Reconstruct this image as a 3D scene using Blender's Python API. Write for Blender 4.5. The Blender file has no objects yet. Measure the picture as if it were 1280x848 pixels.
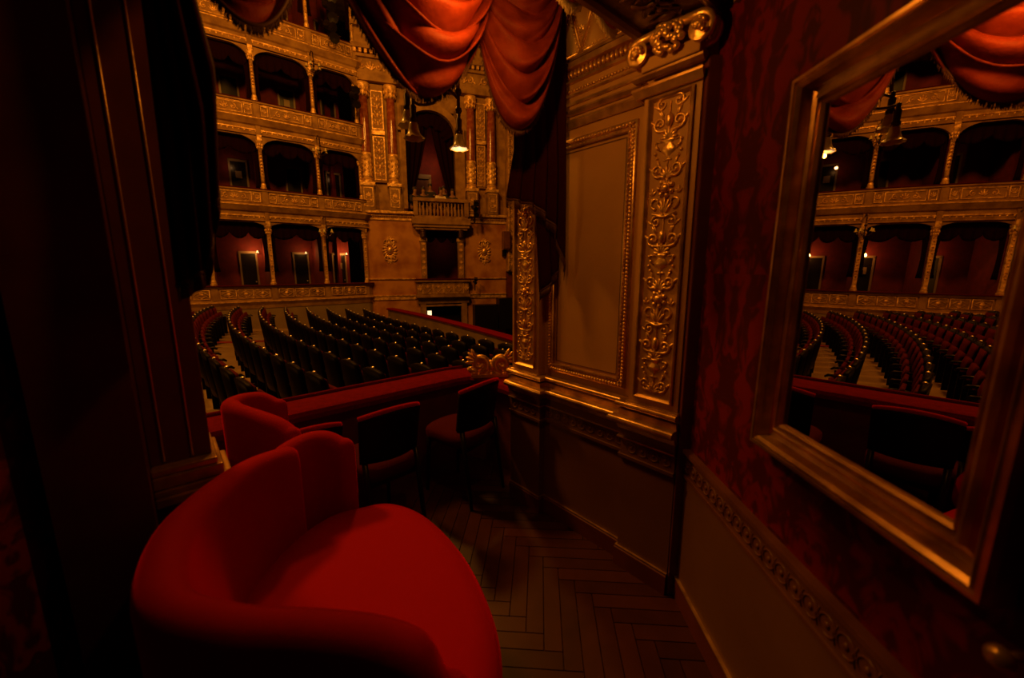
import bpy, math, random
from math import sin, cos, pi, sqrt, radians, floor
from mathutils import Vector, Matrix
random.seed(7)
S = bpy.context.scene
COL = S.collection
ANG = radians(41)
CA, SA = cos(ANG), sin(ANG)
WARM = (1.0, 0.37, 0.035)
WARM2 = (1.0, 0.50, 0.12)

# ---------------------------------------------------------------- camera
cam_d = bpy.data.cameras.new('camera'); cam_d.sensor_width = 36; cam_d.lens = 14.0
cam_d.clip_start = 0.03; cam_d.clip_end = 100
cam_d.dof.use_dof = True; cam_d.dof.focus_distance = 4.0; cam_d.dof.aperture_fstop = 1.8
cam = bpy.data.objects.new('camera', cam_d); COL.objects.link(cam)
cam.location = (0, 0, 1.5); cam.rotation_euler = (radians(90 - 10.1), 0, 0)
S.camera = cam
# ---------------------------------------------------------------- world + view
w = bpy.data.worlds.new('world'); S.world = w; w.use_nodes = True
bg = w.node_tree.nodes['Background']; bg.inputs[0].default_value = (1, .3, .08, 1); bg.inputs[1].default_value = 0.0004
S.view_settings.view_transform = 'Standard'; S.view_settings.look = 'None'
S.view_settings.exposure = 0.0; S.view_settings.gamma = 1.0; S.view_settings.use_curve_mapping = False
def W(u, n, z=0.0): return Vector((u*CA - n*SA, u*SA + n*CA, z))
def point_light(name, loc, power, radius, color=WARM):
    l = bpy.data.lights.new(name, 'POINT'); l.energy = power; l.shadow_soft_size = radius; l.color = color
    o = bpy.data.objects.new(name, l); COL.objects.link(o); o.location = loc; return o
# the great chandelier of the auditorium (outside the frame) and a low house light
point_light('chandelier_light', W(-1.5, 9.0, 10.0), 1700, 0.7)
point_light('stage_side_fill_light', W(4.5, 9.5, 9.5), 950, 0.5)  # unseen fill, added to brighten the stage box side
point_light('house_light', W(-7.6, 10.6, 2.0), 210, 0.25)
# box lamps: bracket outside the opening, plus an added, unseen fill light inside the box
point_light('bracket_lamp_light', W(1.40, 2.08, 2.165), .6, 0.012)
point_light('box_fill_light', W(0.86, 1.08, 2.37), 6.8, 0.03, (1, .35, .035))

# ---------------------------------------------------------------- materials
def mat(name, col, rough=.6, metal=0.0, col2=None, nscale=8.0, bump=0.0, bscale=60.0, sheen=0.0, detail=4, emit=None, estr=0, thr=None, spec=.5, coat=0):
    m = bpy.data.materials.new(name); m.use_nodes = True
    nt = m.node_tree; b = nt.nodes['Principled BSDF']
    b.inputs['Base Color'].default_value = (*col, 1); b.inputs['Roughness'].default_value = rough
    b.inputs['Metallic'].default_value = metal; b.inputs['Specular IOR Level'].default_value = spec
    if coat: b.inputs['Coat Weight'].default_value = coat; b.inputs['Coat Roughness'].default_value = .12
    if sheen:
        b.inputs['Sheen Weight'].default_value = sheen; b.inputs['Sheen Roughness'].default_value = .35
        b.inputs['Sheen Tint'].default_value = (1, col[1]*2, col[2]*2, 1)
    tc = nt.nodes.new('ShaderNodeTexCoord')
    if col2 is not None:
        n = nt.nodes.new('ShaderNodeTexNoise'); n.inputs['Scale'].default_value = nscale; n.inputs['Detail'].default_value = detail
        nt.links.new(tc.outputs['Object'], n.inputs['Vector'])
        r = nt.nodes.new('ShaderNodeValToRGB')
        lo, hi = thr or (.35, .65)
        r.color_ramp.elements[0].position = lo; r.color_ramp.elements[1].position = hi
        r.color_ramp.elements[0].color = (*col, 1); r.color_ramp.elements[1].color = (*col2, 1)
        nt.links.new(n.outputs['Fac'], r.inputs['Fac']); nt.links.new(r.outputs['Color'], b.inputs['Base Color'])
    if bump:
        n2 = nt.nodes.new('ShaderNodeTexNoise'); n2.inputs['Scale'].default_value = bscale; n2.inputs['Detail'].default_value = 6
        nt.links.new(tc.outputs['Object'], n2.inputs['Vector'])
        bp = nt.nodes.new('ShaderNodeBump'); bp.inputs['Strength'].default_value = bump; bp.inputs['Distance'].default_value = .02
        nt.links.new(n2.outputs['Fac'], bp.inputs['Height']); nt.links.new(bp.outputs['Normal'], b.inputs['Normal'])
    if emit:
        b.inputs['Emission Color'].default_value = (*emit, 1); b.inputs['Emission Strength'].default_value = estr
    return m
M = {}
M['gilt'] = mat('gilt_carving', (.95, .60, .20), .33, .75, bump=.15, bscale=40)
M['gilt_far'] = mat('aged_gilt', (1.0, .62, .19), .38, .3, col2=(.42, .21, .05), nscale=9, bump=.9, bscale=14)
M['gilt_flat'] = mat('gilt_moulding', (.80, .50, .18), .30, .7, col2=(.42, .24, .08), nscale=14)
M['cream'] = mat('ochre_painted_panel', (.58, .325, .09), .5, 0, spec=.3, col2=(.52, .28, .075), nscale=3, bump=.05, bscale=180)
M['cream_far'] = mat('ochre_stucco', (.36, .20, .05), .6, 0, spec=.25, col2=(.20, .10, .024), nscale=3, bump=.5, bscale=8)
M['dado'] = mat('dark_ochre_dado', (.17, .075, .035), .5, 0, col2=(.14, .058, .026), nscale=3)
M['olive'] = mat('olive_stalls_wall', (.26, .18, .08), .7, 0, col2=(.21, .145, .065), nscale=2)
M['marble'] = mat('ochre_marble', (.50, .235, .06), .35, 0, col2=(.28, .095, .02), nscale=1.6, detail=9, thr=(.42, .68))
M['redmarble'] = mat('red_marble', (.22, .045, .014), .18, 0, col2=(.40, .15, .05), nscale=7, detail=9, thr=(.45, .75))
M['velvet'] = mat('red_velvet', (.36, .002, .0015), .85, 0, sheen=1.0, bump=.10, bscale=260, spec=.1)
M['velvet_dark'] = mat('dark_red_velvet', (.06, .0015, .0015), .9, 0, sheen=.1, bump=.1, bscale=200, spec=.1)
M['ledge'] = mat('red_plush_rail', (.20, .003, .002), .9, 0, spec=.05, bump=.25, bscale=120, col2=(.15, .002, .002), nscale=22)
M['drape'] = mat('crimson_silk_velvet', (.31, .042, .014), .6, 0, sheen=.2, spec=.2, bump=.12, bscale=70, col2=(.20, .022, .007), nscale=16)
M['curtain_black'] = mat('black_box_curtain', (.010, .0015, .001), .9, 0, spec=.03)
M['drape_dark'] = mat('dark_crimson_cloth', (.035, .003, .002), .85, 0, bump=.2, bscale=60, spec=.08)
M['redwall'] = mat('red_box_wallpaper', (.14, .005, .003), .8, 0, col2=(.10, .004, .003), nscale=6)
M['blackwood'] = mat('black_lacquered_wood', (.010, .007, .006), .3, 0, spec=.25)
M['jamb'] = mat('dark_red_brown_wood', (.15, .034, .016), .45, 0, col2=(.11, .024, .011), nscale=6, spec=.3)
M['brownwood'] = mat('brown_wood', (.17, .06, .03), .4, 0, col2=(.12, .04, .02), nscale=10)
M['seatplush'] = mat('stalls_red_plush', (.085, .004, .003), .85, 0, sheen=.05, spec=.1)
M['seatback'] = mat('stalls_dark_shell', (.006, .003, .0025), .5, 0, spec=.10)
M['brass'] = mat('polished_brass', (1, .92, .80), .28, 1)
M['fringe'] = mat('cream_gold_fringe', (.80, .58, .26), .55, .2)
M['fringe_red'] = mat('bronze_fringe', (.10, .035, .012), .6, .1)
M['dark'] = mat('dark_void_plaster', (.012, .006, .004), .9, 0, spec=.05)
M['ceil'] = mat('ochre_ceiling', (.34, .25, .14), .7, 0, col2=(.30, .21, .12), nscale=3)
M['carved'] = mat('dark_carved_wood', (.10, .035, .018), .4, 0, bump=.4, bscale=20)
M['stallfloor'] = mat('worn_parquet_stalls', (.34, .22, .095), .6, 0, col2=(.27, .17, .07), nscale=2)
M['carpet'] = mat('red_runner', (.26, .02, .015), .9)
M['glass'] = mat('frosted_glass_shade', (.66, .56, .28), .25, 0, col2=(.46, .40, .17), nscale=20, spec=.7)
M['glow'] = mat('lit_glass_rim', (.9, .7, .45), .4, 0, emit=(1, .72, .42), estr=.75)
M['sign'] = mat('lit_exit_panel', (.9, .8, .5), .4, 0, emit=(1, .80, .45), estr=1.3)
M['bronze'] = mat('dark_bronze', (.07, .035, .015), .35, .8)
M['skin'] = mat('skin', (.27, .13, .07), .6)
M['hair'] = mat('dark_hair', (.02, .012, .008), .6)
M['cloth_black'] = mat('black_clothes', (.015, .012, .012), .8)
M['cloth_white'] = mat('white_blouse', (.75, .65, .52), .8)
M['doorcream'] = mat('cream_door_casing', (.20, .13, .06), .5)

# damask: mirrored noise medallions in two reds (a woven pattern of the cloth itself)
def damask(name, c1, c2, axis):
    m = bpy.data.materials.new(name); m.use_nodes = True; nt = m.node_tree; N = nt.nodes; L = nt.links
    b = N['Principled BSDF']; b.inputs['Roughness'].default_value = .6
    b.inputs['Specular IOR Level'].default_value = .15
    tc = N.new('ShaderNodeTexCoord'); sp = N.new('ShaderNodeSeparateXYZ'); L.new(tc.outputs['Object'], sp.inputs[0])
    def mth(op, a, bb=None):
        k = N.new('ShaderNodeMath'); k.operation = op
        for i, v in enumerate((a, bb)):
            if v is None: continue
            if isinstance(v, (int, float)): k.inputs[i].default_value = v
            else: L.new(v, k.inputs[i])
        return k.outputs[0]
    x = mth('DIVIDE', sp.outputs[axis], .46); z = mth('DIVIDE', sp.outputs['Z'], .74)
    px = mth('PINGPONG', x, .5)
    row = mth('PINGPONG', z, .5)
    cb = N.new('ShaderNodeCombineXYZ'); L.new(px, cb.inputs[0]); L.new(mth('FRACT', z), cb.inputs[1])
    n = N.new('ShaderNodeTexNoise'); n.inputs['Scale'].default_value = 6.5; n.inputs['Detail'].default_value = 2.5; n.inputs['Distortion'].default_value = 1.6
    L.new(cb.outputs[0], n.inputs['Vector'])
    d = mth('ADD', n.outputs['Fac'], mth('MULTIPLY', mth('SINE', mth('MULTIPLY', mth('ADD', mth('MULTIPLY', px, 2.0), row), 9.0)), .07))
    r = N.new('ShaderNodeValToRGB'); r.color_ramp.elements[0].position = .44; r.color_ramp.elements[1].position = .56
    r.color_ramp.elements[0].color = (*c1, 1); r.color_ramp.elements[1].color = (*c2, 1)
    L.new(d, r.inputs['Fac']); L.new(r.outputs['Color'], b.inputs['Base Color'])
    return m
M['damask'] = damask('red_damask', (.060, .003, .0025), (.155, .005, .0045), 'Y')
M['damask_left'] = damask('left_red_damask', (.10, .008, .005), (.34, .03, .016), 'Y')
# parquet: every plank its own tone
pm = bpy.data.materials.new('herringbone_oak'); pm.use_nodes = True; nt = pm.node_tree
b_ = nt.nodes['Principled BSDF']; b_.inputs['Roughness'].default_value = .42; b_.inputs['Specular IOR Level'].default_value = .22
geo = nt.nodes.new('ShaderNodeNewGeometry'); rr = nt.nodes.new('ShaderNodeValToRGB')
rr.color_ramp.elements[0].color = (.014, .003, .0015, 1); rr.color_ramp.elements[1].color = (.085, .023, .009, 1)
tcn = nt.nodes.new('ShaderNodeTexCoord'); nz = nt.nodes.new('ShaderNodeTexNoise'); nz.inputs['Scale'].default_value = 9; nz.inputs['Detail'].default_value = 8
nt.links.new(tcn.outputs['Object'], nz.inputs['Vector'])
mx = nt.nodes.new('ShaderNodeMath'); mx.operation = 'MULTIPLY'; nt.links.new(geo.outputs['Random Per Island'], mx.inputs[0]); mx.inputs[1].default_value = .6
ma = nt.nodes.new('ShaderNodeMath'); ma.operation = 'MULTIPLY_ADD'; nt.links.new(nz.outputs['Fac'], ma.inputs[0]); ma.inputs[1].default_value = .6; nt.links.new(mx.outputs[0], ma.inputs[2])
nt.links.new(ma.outputs[0], rr.inputs['Fac']); nt.links.new(rr.outputs['Color'], b_.inputs['Base Color'])
M['parquet'] = pm
mm = bpy.data.materials.new('old_mirror_glass'); mm.use_nodes = True
b_ = mm.node_tree.nodes['Principled BSDF']; b_.inputs['Metallic'].default_value = 1; b_.inputs['Roughness'].default_value = .006; b_.inputs['Base Color'].default_value = (.66, .58, .50, 1)
M['mirror'] = mm

# ---------------------------------------------------------------- mesh builder
ID = lambda a, b, c=0.0: (a, b, c)
class MB:
    def __init__(s): s.v = []; s.f = []
    def box(s, x0, x1, y0, y1, z0, z1, T=None):
        T = T or (lambda x, y, z: (x, y, z)); k = len(s.v)
        for z in (z0, z1):
            for x, y in ((x0, y0), (x1, y0), (x1, y1), (x0, y1)): s.v.append(T(x, y, z))
        s.f += [(k, k+3, k+2, k+1), (k+4, k+5, k+6, k+7)] + [(k+i, k+(i+1) % 4, k+4+(i+1) % 4, k+4+i) for i in range(4)]
        return s
    def grid(s, fn, nu, nv, cu=False, cv=False):
        k = len(s.v)
        for i in range(nu):
            for j in range(nv): s.v.append(tuple(fn(i, j)))
        for i in range(nu if cu else nu-1):
            for j in range(nv if cv else nv-1):
                a = k+i*nv+j; b = k+((i+1) % nu)*nv+j; c = k+((i+1) % nu)*nv+(j+1) % nv; d = k+i*nv+(j+1) % nv
                s.f.append((a, b, c, d))
        return k
    def lathe(s, prof, c=(0, 0, 0), seg=12, sq=(1, 1), T=None):
        T = T or (lambda x, y, z: (x, y, z))
        k = s.grid(lambda i, j: T(c[0]+prof[j][0]*cos(2*pi*i/seg)*sq[0], c[1]+prof[j][0]*sin(2*pi*i/seg)*sq[1], c[2]+prof[j][1]), seg, len(prof), cu=True)
        n = len(prof)
        if prof[0][0] > 1e-6: s.f.append(tuple(k+i*n for i in range(seg))[::-1])
        if prof[-1][0] > 1e-6: s.f.append(tuple(k+i*n+n-1 for i in range(seg)))
        return s
    def ell(s, c, r, seg=8, rings=5, T=None, rot=0):
        T = T or (lambda x, y, z: (x, y, z)); cr, sr = cos(rot), sin(rot)
        def fn(i, j):
            a = 2*pi*i/seg; p = -pi/2 + pi*j/rings
            x, y, z = r[0]*cos(p)*cos(a), r[1]*sin(p), r[2]*cos(p)*sin(a)
            return T(c[0]+x*cr-y*sr, c[1]+x*sr+y*cr, c[2]+z)
        s.grid(fn, seg, rings+1, cu=True); return s
    def tube(s, pts, r, seg=6, T=None, closed=False):
        P = [Vector(T(*p)) if T else Vector(p) for p in pts]; n = len(P)
        R = r if isinstance(r, (list, tuple)) else [r]*n
        tang = []
        for i in range(n):
            a = P[(i-1) % n] if (closed or i) else P[0]; b = P[(i+1) % n] if (closed or i < n-1) else P[-1]
            t = b-a; tang.append(t.normalized() if t.length > 1e-9 else Vector((0, 0, 1)))
        ref = Vector((0, 0, 1)) if abs(tang[0].z) < .9 else Vector((1, 0, 0))
        fr = []
        x = tang[0].cross(ref).normalized()
        for i in range(n):
            x = (x - tang[i]*x.dot(tang[i]))
            x = x.normalized() if x.length > 1e-6 else tang[i].orthogonal().normalized()
            fr.append((x, tang[i].cross(x)))
        k = s.grid(lambda i, j: P[i]+fr[i][0]*(R[i]*cos(2*pi*j/seg))+fr[i][1]*(R[i]*sin(2*pi*j/seg)), n, seg, cu=closed, cv=True)
        if not closed:
            s.f.append(tuple(k+j for j in range(seg))[::-1]); s.f.append(tuple(k+(n-1)*seg+j for j in range(seg)))
        return s
    def sweep(s, path, prof, T=ID, closed=False, capped=True):
        # path in plane (a,b); profile (p,q): p to the right of travel, q out of plane
        n = len(path); m = len(prof); pts = []
        for i in range(n):
            if closed or 0 < i < n-1:
                a, b, c = path[i-1], path[i], path[(i+1) % n]
                d1 = Vector((b[0]-a[0], b[1]-a[1])).normalized(); d2 = Vector((c[0]-b[0], c[1]-b[1])).normalized()
                n1 = Vector((d1.y, -d1.x)); n2 = Vector((d2.y, -d2.x)); nn = (n1+n2)
                nn = nn/max(.2, nn.length_squared/2)
            else:
                a, b = (path[0], path[1]) if i == 0 else (path[-2], path[-1])
                d = Vector((b[0]-a[0], b[1]-a[1])).normalized(); nn = Vector((d.y, -d.x))
            pts.append((path[i], nn))
        k = s.grid(lambda i, j: T(pts[i][0][0]+pts[i][1].x*prof[j][0], pts[i][0][1]+pts[i][1].y*prof[j][0], prof[j][1]), n, m, cu=closed, cv=True)
        if not closed and capped:
            s.f.append(tuple(k+j for j in range(m))[::-1]); s.f.append(tuple(k+(n-1)*m+j for j in range(m)))
        return s
    def build(s, name, m, parent=None, smooth=False, loc=None, rz=None, bevel=0, solid=0, sub=0, auto=False, local=False):
        me = bpy.data.meshes.new(name); me.from_pydata([tuple(p) for p in s.v], [], s.f); me.update()
        import bmesh
        bm = bmesh.new(); bm.from_mesh(me); bmesh.ops.recalc_face_normals(bm, faces=bm.faces); bm.to_mesh(me); bm.free()
        me.materials.append(m)
        if smooth: me.polygons.foreach_set('use_smooth', [True]*len(me.polygons))
        o = bpy.data.objects.new(name, me); COL.objects.link(o)
        if smooth and auto:
            try: me.set_sharp_from_angle(angle=radians(40))
            except Exception: pass
        if parent is not None: o.parent = parent
        if loc is not None: o.location = loc
        if rz is not None: o.rotation_euler.z = rz
        if bevel:
            q = o.modifiers.new('bevel', 'BEVEL'); q.width = bevel; q.segments = 2; q.limit_method = 'ANGLE'
        if solid:
            q = o.modifiers.new('solid', 'SOLIDIFY'); q.thickness = solid; q.offset = 0
        if sub:
            q = o.modifiers.new('sub', 'SUBSURF'); q.levels = sub; q.render_levels = sub
        return o
def tag(o, label, cat, group=None, kind=None):
    o['label'] = label; o['category'] = cat
    if group: o['group'] = group
    if kind: o['kind'] = kind
    return o
def thing(name, label, cat, loc=(0, 0, 0), rz=0.0, group=None):
    o = bpy.data.objects.new(name, None); o.empty_display_size = .1; COL.objects.link(o)
    o.location = loc; o.rotation_euler.z = rz
    return tag(o, label, cat, group)
def struct(o, label=None):
    o['kind'] = 'structure'
    if label: o['label'] = label
    return o
def copy_tree(o, parent=None):
    c = o.copy(); COL.objects.link(c)
    if parent is not None: c.parent = parent
    for ch in list(o.children): copy_tree(ch, c)
    return c
def catmull(pts, k=8, closed=False):
    P = [Vector(p) for p in pts]; n = len(P); out = []
    for i in range(n if closed else n-1):
        g = lambda j: P[j % n] if closed else P[max(0, min(n-1, j))]
        p0, p1, p2, p3 = g(i-1), g(i), g(i+1), g(i+2)
        for q in range(k):
            t = q/k
            out.append(.5*((2*p1)+(p2-p0)*t+(2*p0-5*p1+4*p2-p3)*t*t+(3*p1-p0-3*p2+p3)*t**3))
    if not closed: out.append(P[-1])
    return out
def ordinal(i): return ['first', 'second', 'third', 'fourth', 'fifth', 'sixth', 'seventh', 'eighth', 'ninth', 'tenth', 'eleventh', 'twelfth', 'thirteenth', 'fourteenth', 'fifteenth', 'sixteenth', 'seventeenth', 'eighteenth', 'nineteenth', 'twentieth', 'twenty-first'][i]

# ---------------------------------------------------------------- carved ornament
def spiral(a, b, r, turns, dirx, start=0.0, c=0.0, k=16):
    out = []
    for i in range(k):
        t = i/(k-1); rr = r*(1-.78*t); an = start + dirx*turns*2*pi*t
        out.append((a+rr*cos(an), b+rr*sin(an), c))
    return out
def scroll_pair(mb, T, a, b, w, h, th, up=1, k=14, seg=5):
    for sg in (-1, 1):
        sp = spiral(a+sg*w*.55, b+up*h*.45, w*.40, 1.15, sg*up, pi/2*up*-1, th*.4, k)
        root = [(a, b, th*.3), (a+sg*w*.2, b+up*h*.02, th*.4)]
        P = root+sp; n = len(P)
        mb.tube(P, [th*(.62-.34*i/(n-1)) for i in range(n)], seg, T)
        mb.ell((sp[-1][0], sp[-1][1], th*.5), (th*.9, th*.9, th*.8), 6, 4, T)
        mb.ell((a+sg*w*.95, b+up*h*.55, th*.2), (th*.7, th*2.2, th*.6), 6, 4, T, sg*-.9)
        mb.ell((a+sg*w*.55, b+up*h*.98, th*.2), (th*.6, th*1.9, th*.6), 6, 4, T, sg*-.4)
def leaf_fan(mb, T, a, b, r, th, n=5, spread=1.15, down=False):
    for i in range(n):
        an = -spread+2*spread*i/(n-1); L = r*(1-.25*abs(an)/spread); d = -1 if down else 1
        mb.ell((a+sin(an)*L*.55, b+d*cos(an)*L*.55, th*.35), (th*.75, L*.5, th*.7), 6, 4, T, -an*d)
def vase(mb, T, a, b, w, h, th):
    prof = [(.10, 0), (.42, .02), (.36, .08), (.12, .14), (.14, .24), (.62, .42), (.72, .58), (.40, .74), (.34, .82), (.62, .92), (.66, 1.0), (.2, 1.0)]
    mb.grid(lambda i, j: T(a+prof[j][0]*w*.5*cos(pi*i/8), b+prof[j][1]*h, th*1.3*prof[j][0]*sin(pi*i/8)+.0005), 9, len(prof))
    for sg in (-1, 1):
        mb.tube([(a+sg*w*.30, b+h*.9, th*.3), (a+sg*w*.52, b+h*.95, th*.4), (a+sg*w*.56, b+h*.7, th*.4), (a+sg*w*.36, b+h*.5, th*.3)], th*.3, 5, T)
def candelabra(mb, T, a, b0, b1, w, th=.008):
    mb.tube([(a, b0, th*.2), (a, b1, th*.2)], th*.35, 5, T)
    y = b0; i = 0; hw = w*.5
    while y < b1-.05:
        k = i % 5
        if k == 0:
            leaf_fan(mb, T, a, y, .05, th, 7); scroll_pair(mb, T, a, y+.01, hw*.9, .055, th); y += .068
        elif k == 1:
            vase(mb, T, a, y, w*.62, .085, th)
            for sg in (-1, 1):
                for q in range(4): mb.ell((a+sg*hw*(.6+.12*(q % 2)), y+.015+q*.02, th*.4), (th*.7, th*.7, th*.7), 6, 4, T)
            leaf_fan(mb, T, a, y+.085, .05, th, 7, 1.4); y += .115
        elif k == 2:
            scroll_pair(mb, T, a, y, hw*.95, .07, th*1.1)
            mb.ell((a, y+.04, th*.7), (th*1.6, th*2.8, th*1.3), 8, 5, T)
            scroll_pair(mb, T, a, y+.13, hw*.8, .06, th*.9, -1); y += .12
        elif k == 3:
            mb.tube([(a-hw*.7, y+.015, th*.4), (a, y, th*.6), (a+hw*.7, y+.015, th*.4)], th*.55, 5, T)
            for sg in (-1, 1):
                mb.tube(spiral(a+sg*hw*.5, y+.06, hw*.35, .9, sg, -pi/2, th*.4), [th*.6*(1-.04*q) for q in range(16)], 5, T)
                leaf_fan(mb, T, a+sg*hw*.75, y+.09, .03, th*.7, 3, .7)
            leaf_fan(mb, T, a, y+.01, .07, th, 5, .6); y += .095
        else:
            mb.ell((a, y+.02, th*.6), (th*2.2, th*1.8, th*1.6), 8, 5, T)
            for q in range(7):
                an = q*2*pi/7; mb.ell((a+cos(an)*th*3, y+.02+sin(an)*th*3, th*.5), (th*1.1, th*1.1, th*.9), 6, 4, T)
            leaf_fan(mb, T, a, y+.05, .05, th, 5, .9, True); y += .058
        i += 1
def beads(mb, T, p0, p1, step, r, c=.006):
    L = sqrt((p1[0]-p0[0])**2+(p1[1]-p0[1])**2); n = max(2, int(L/step))
    for i in range(n+1):
        t = i/n; mb.ell((p0[0]+(p1[0]-p0[0])*t, p0[1]+(p1[1]-p0[1])*t, c), (r, r, r), 6, 4, T)
def small_scrolls(mb, T, a0, a1, b, h, th):
    # a running acanthus scroll across a small frieze panel, mirrored about its middle
    m = (a0+a1)/2; w = (a1-a0)/2
    leaf_fan(mb, T, m, b-h*.35, h*.8, th*1.3, 5, .9)
    mb.ell((m, b, th), (h*.12, h*.22, th*1.6), 6, 4, T)
    nn = max(1, int(w/(h*.95)))
    for sg in (-1, 1):
        for i in range(nn):
            cx = m+sg*(i+.75)*w/(nn+.35); up = 1 if i % 2 else -1
            mb.tube(spiral(cx, b, h*.38, 1.1, sg*up, -up*pi/2, th*.5, 11), [th*(1-.05*q) for q in range(11)], 4, T)
            mb.ell((cx+sg*h*.45, b+up*h*.2, th*.5), (h*.07, h*.2, th*1.2), 5, 3, T, sg*up*-.8)
            mb.ell((cx, b, th*.6), (h*.1, h*.1, th*1.3), 5, 3, T)

# =====================================================================================
#  THE BOX: walls, floor, ceiling
# =====================================================================================
UW = 1.664          # plane of the right panel wall (faces -u)
# floor of the box, herringbone planks
def herring():
    mb = MB(); wd, L = .075, .45; g = .0022
    a = radians(45)+ANG
    def clip(x, y): return True
    mb.box(-2.4, 2.4, -1.6, 3.9, -.08, -.012)
    k = int(L/wd)
    for i in range(-44, 44):
        for j in range(-14, 14):
            # standard herringbone tiling cell
            ox = i*wd + j*L; oy = i*wd - j*L
            for (x0, x1, y0, y1) in ((ox+g, ox+L-g, oy+g, oy+wd-g), (ox+L+g-L+0, ox+wd-g, oy+wd+g, oy+wd+L-g)):
                cx, cy = (x0+x1)/2, (y0+y1)/2
                wx, wy = cx*cos(a)-cy*sin(a), cx*sin(a)+cy*cos(a)+.6
                if -1.7 < wx < 1.3 and -1.2 < wy < 3.1 and (-SA*wx+CA*wy) < 2.35:
                    mb.box(x0, x1, y0, y1, -.012, 0, lambda x, y, z: (x*cos(a)-y*sin(a), x*sin(a)+y*cos(a)+.6, z))
    return mb
# keep the sub-floor inside the box
fl = herring(); fl.v[:8] = [(x, y, z) for z in (-.08, -.0125) for x, y in ((-1.40, -1.25), (.85, -1.25), (.85, 1.6), (-1.40, 1.35))]
fb = [W(-.15, 1.4), W(1.8, .8), W(1.9, 2.7), W(-.15, 2.7)]
k = len(fl.v)
for z in (-.08, -.0135):
    for p in fb: fl.v.append((p.x, p.y, z))
fl.f += [(k, k+3, k+2, k+1), (k+4, k+5, k+6, k+7)] + [(k+i, k+(i+1) % 4, k+4+(i+1) % 4, k+4+i) for i in range(4)]
struct(fl.build('floor', M['parquet']), 'worn herringbone parquet floor of the theatre box')

# right panel wall (structure slab, lower dado, upper ornament)
TW = lambda a, b, c=0.0: (UW-c, a, b)          # (n, z, depth) -> local u,n,z
struct(MB().box(UW, UW+.12, .74, 1.90, 0, 3.25).build('wall_right_panelled', M['cream'], rz=ANG), 'ochre panelled side wall of the box')
o = MB()
o.box(UW-.012, UW, 1.0, 1.62, .10, .62)
struct(o.build('trim_1', M['dado'], rz=ANG), 'plain dark dado below the chair rail of the panelled wall')
# chair rail mouldings: plan path hugging wall and pilasters
planpath = [(UW-.055, 1.86), (UW-.055, 1.60), (UW-.012, 1.60), (UW-.012, 1.02), (UW-.055, 1.02), (UW-.055, .755)]
def rail(mb, prof, path=planpath):
    # travel from far to near: right of travel is -u side
    mb.sweep(path, prof, lambda a, b, c: (a, b, c)); return mb
def torus_prof(p0, r, zc, k=7, base=0.0):
    return [(base, zc-r)]+[(p0+r*cos(-pi/2+pi*i/(k-1)), zc+r*sin(-pi/2+pi*i/(k-1))) for i in range(k)]+[(base, zc+r)]
o = MB()
rail(o, torus_prof(.025, .014, .865)); rail(o, [(0, .84), (.025, .84), (.018, .80), (0, .80)]); rail(o, torus_prof(.045, .018, .792)); rail(o, [(0, .774), (.035, .774), (.02, .74), (0, .74)])
struct(o.build('trim_2', M['gilt_flat'], rz=ANG, smooth=True, auto=True), 'double gilt chair rail moulding running along the panelled wall')
o = MB(); rail(o, [(0, .74), (.022, .74), (.016, .70), (0, .70)]); rail(o, [(0, .70), (.010, .70), (.010, .61), (0, .61)]); rail(o, [(0, .61), (.020, .61), (.018, .594), (0, .594)])
rail(o, [(0, .594), (.004, .594), (.004, .105), (0, .105)])
struct(o.build('trim_3', M['dado'], rz=ANG), 'brown lower panelling band under the chair rail')
o = MB(); rail(o, [(0, .701), (.026, .701), (.026, .695), (0, .695)])
struct(o.build('trim_4', M['gilt_flat'], rz=ANG), 'thin gilt line under the chair rail')
o = MB()
def guilloche(mb, T, a0, a1, b, r, th, c):
    n = int(abs(a1-a0)/(r*2.1)); st = (a1-a0)/n
    for i in range(n):
        cx = a0+st*(i+.5)
        mb.tube([(cx+r*cos(q*pi/6), b+r*sin(q*pi/6), c) for q in range(12)], th, 4, T, closed=True)
        mb.ell((cx, b, c), (r*.35, r*.35, th*1.5), 6, 4, T)
        mb.tube([(cx+st*.5, b-r, c), (cx+st*.5+r*.35, b, c), (cx+st*.5, b+r, c)], th*.8, 4, T)
guilloche(o, TW, 1.58, 1.04, .655, .026, .003, .022)
guilloche(o, TW, 1.0, .77, .655, .026, .003, .065)
guilloche(o, TW, 1.84, 1.62, .655, .026, .003, .065)
struct(o.build('trim_5', M['dado'], rz=ANG, smooth=True), 'guilloche band of rings along the dado')
o = MB(); rail(o, [(0, 0), (.018, 0), (.018, .095), (.008, .105), (0, .105)])
struct(o.build('baseboard_right', M['jamb'], rz=ANG), 'dark baseboard along the panelled wall')
o = MB(); rail(o, [(.0, .1051), (.014, .1051), (.014, .109), (0, .109)])
struct(o.build('trim_6', M['gilt_flat'], rz=ANG), 'thin gilt line on top of the baseboard')

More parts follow.
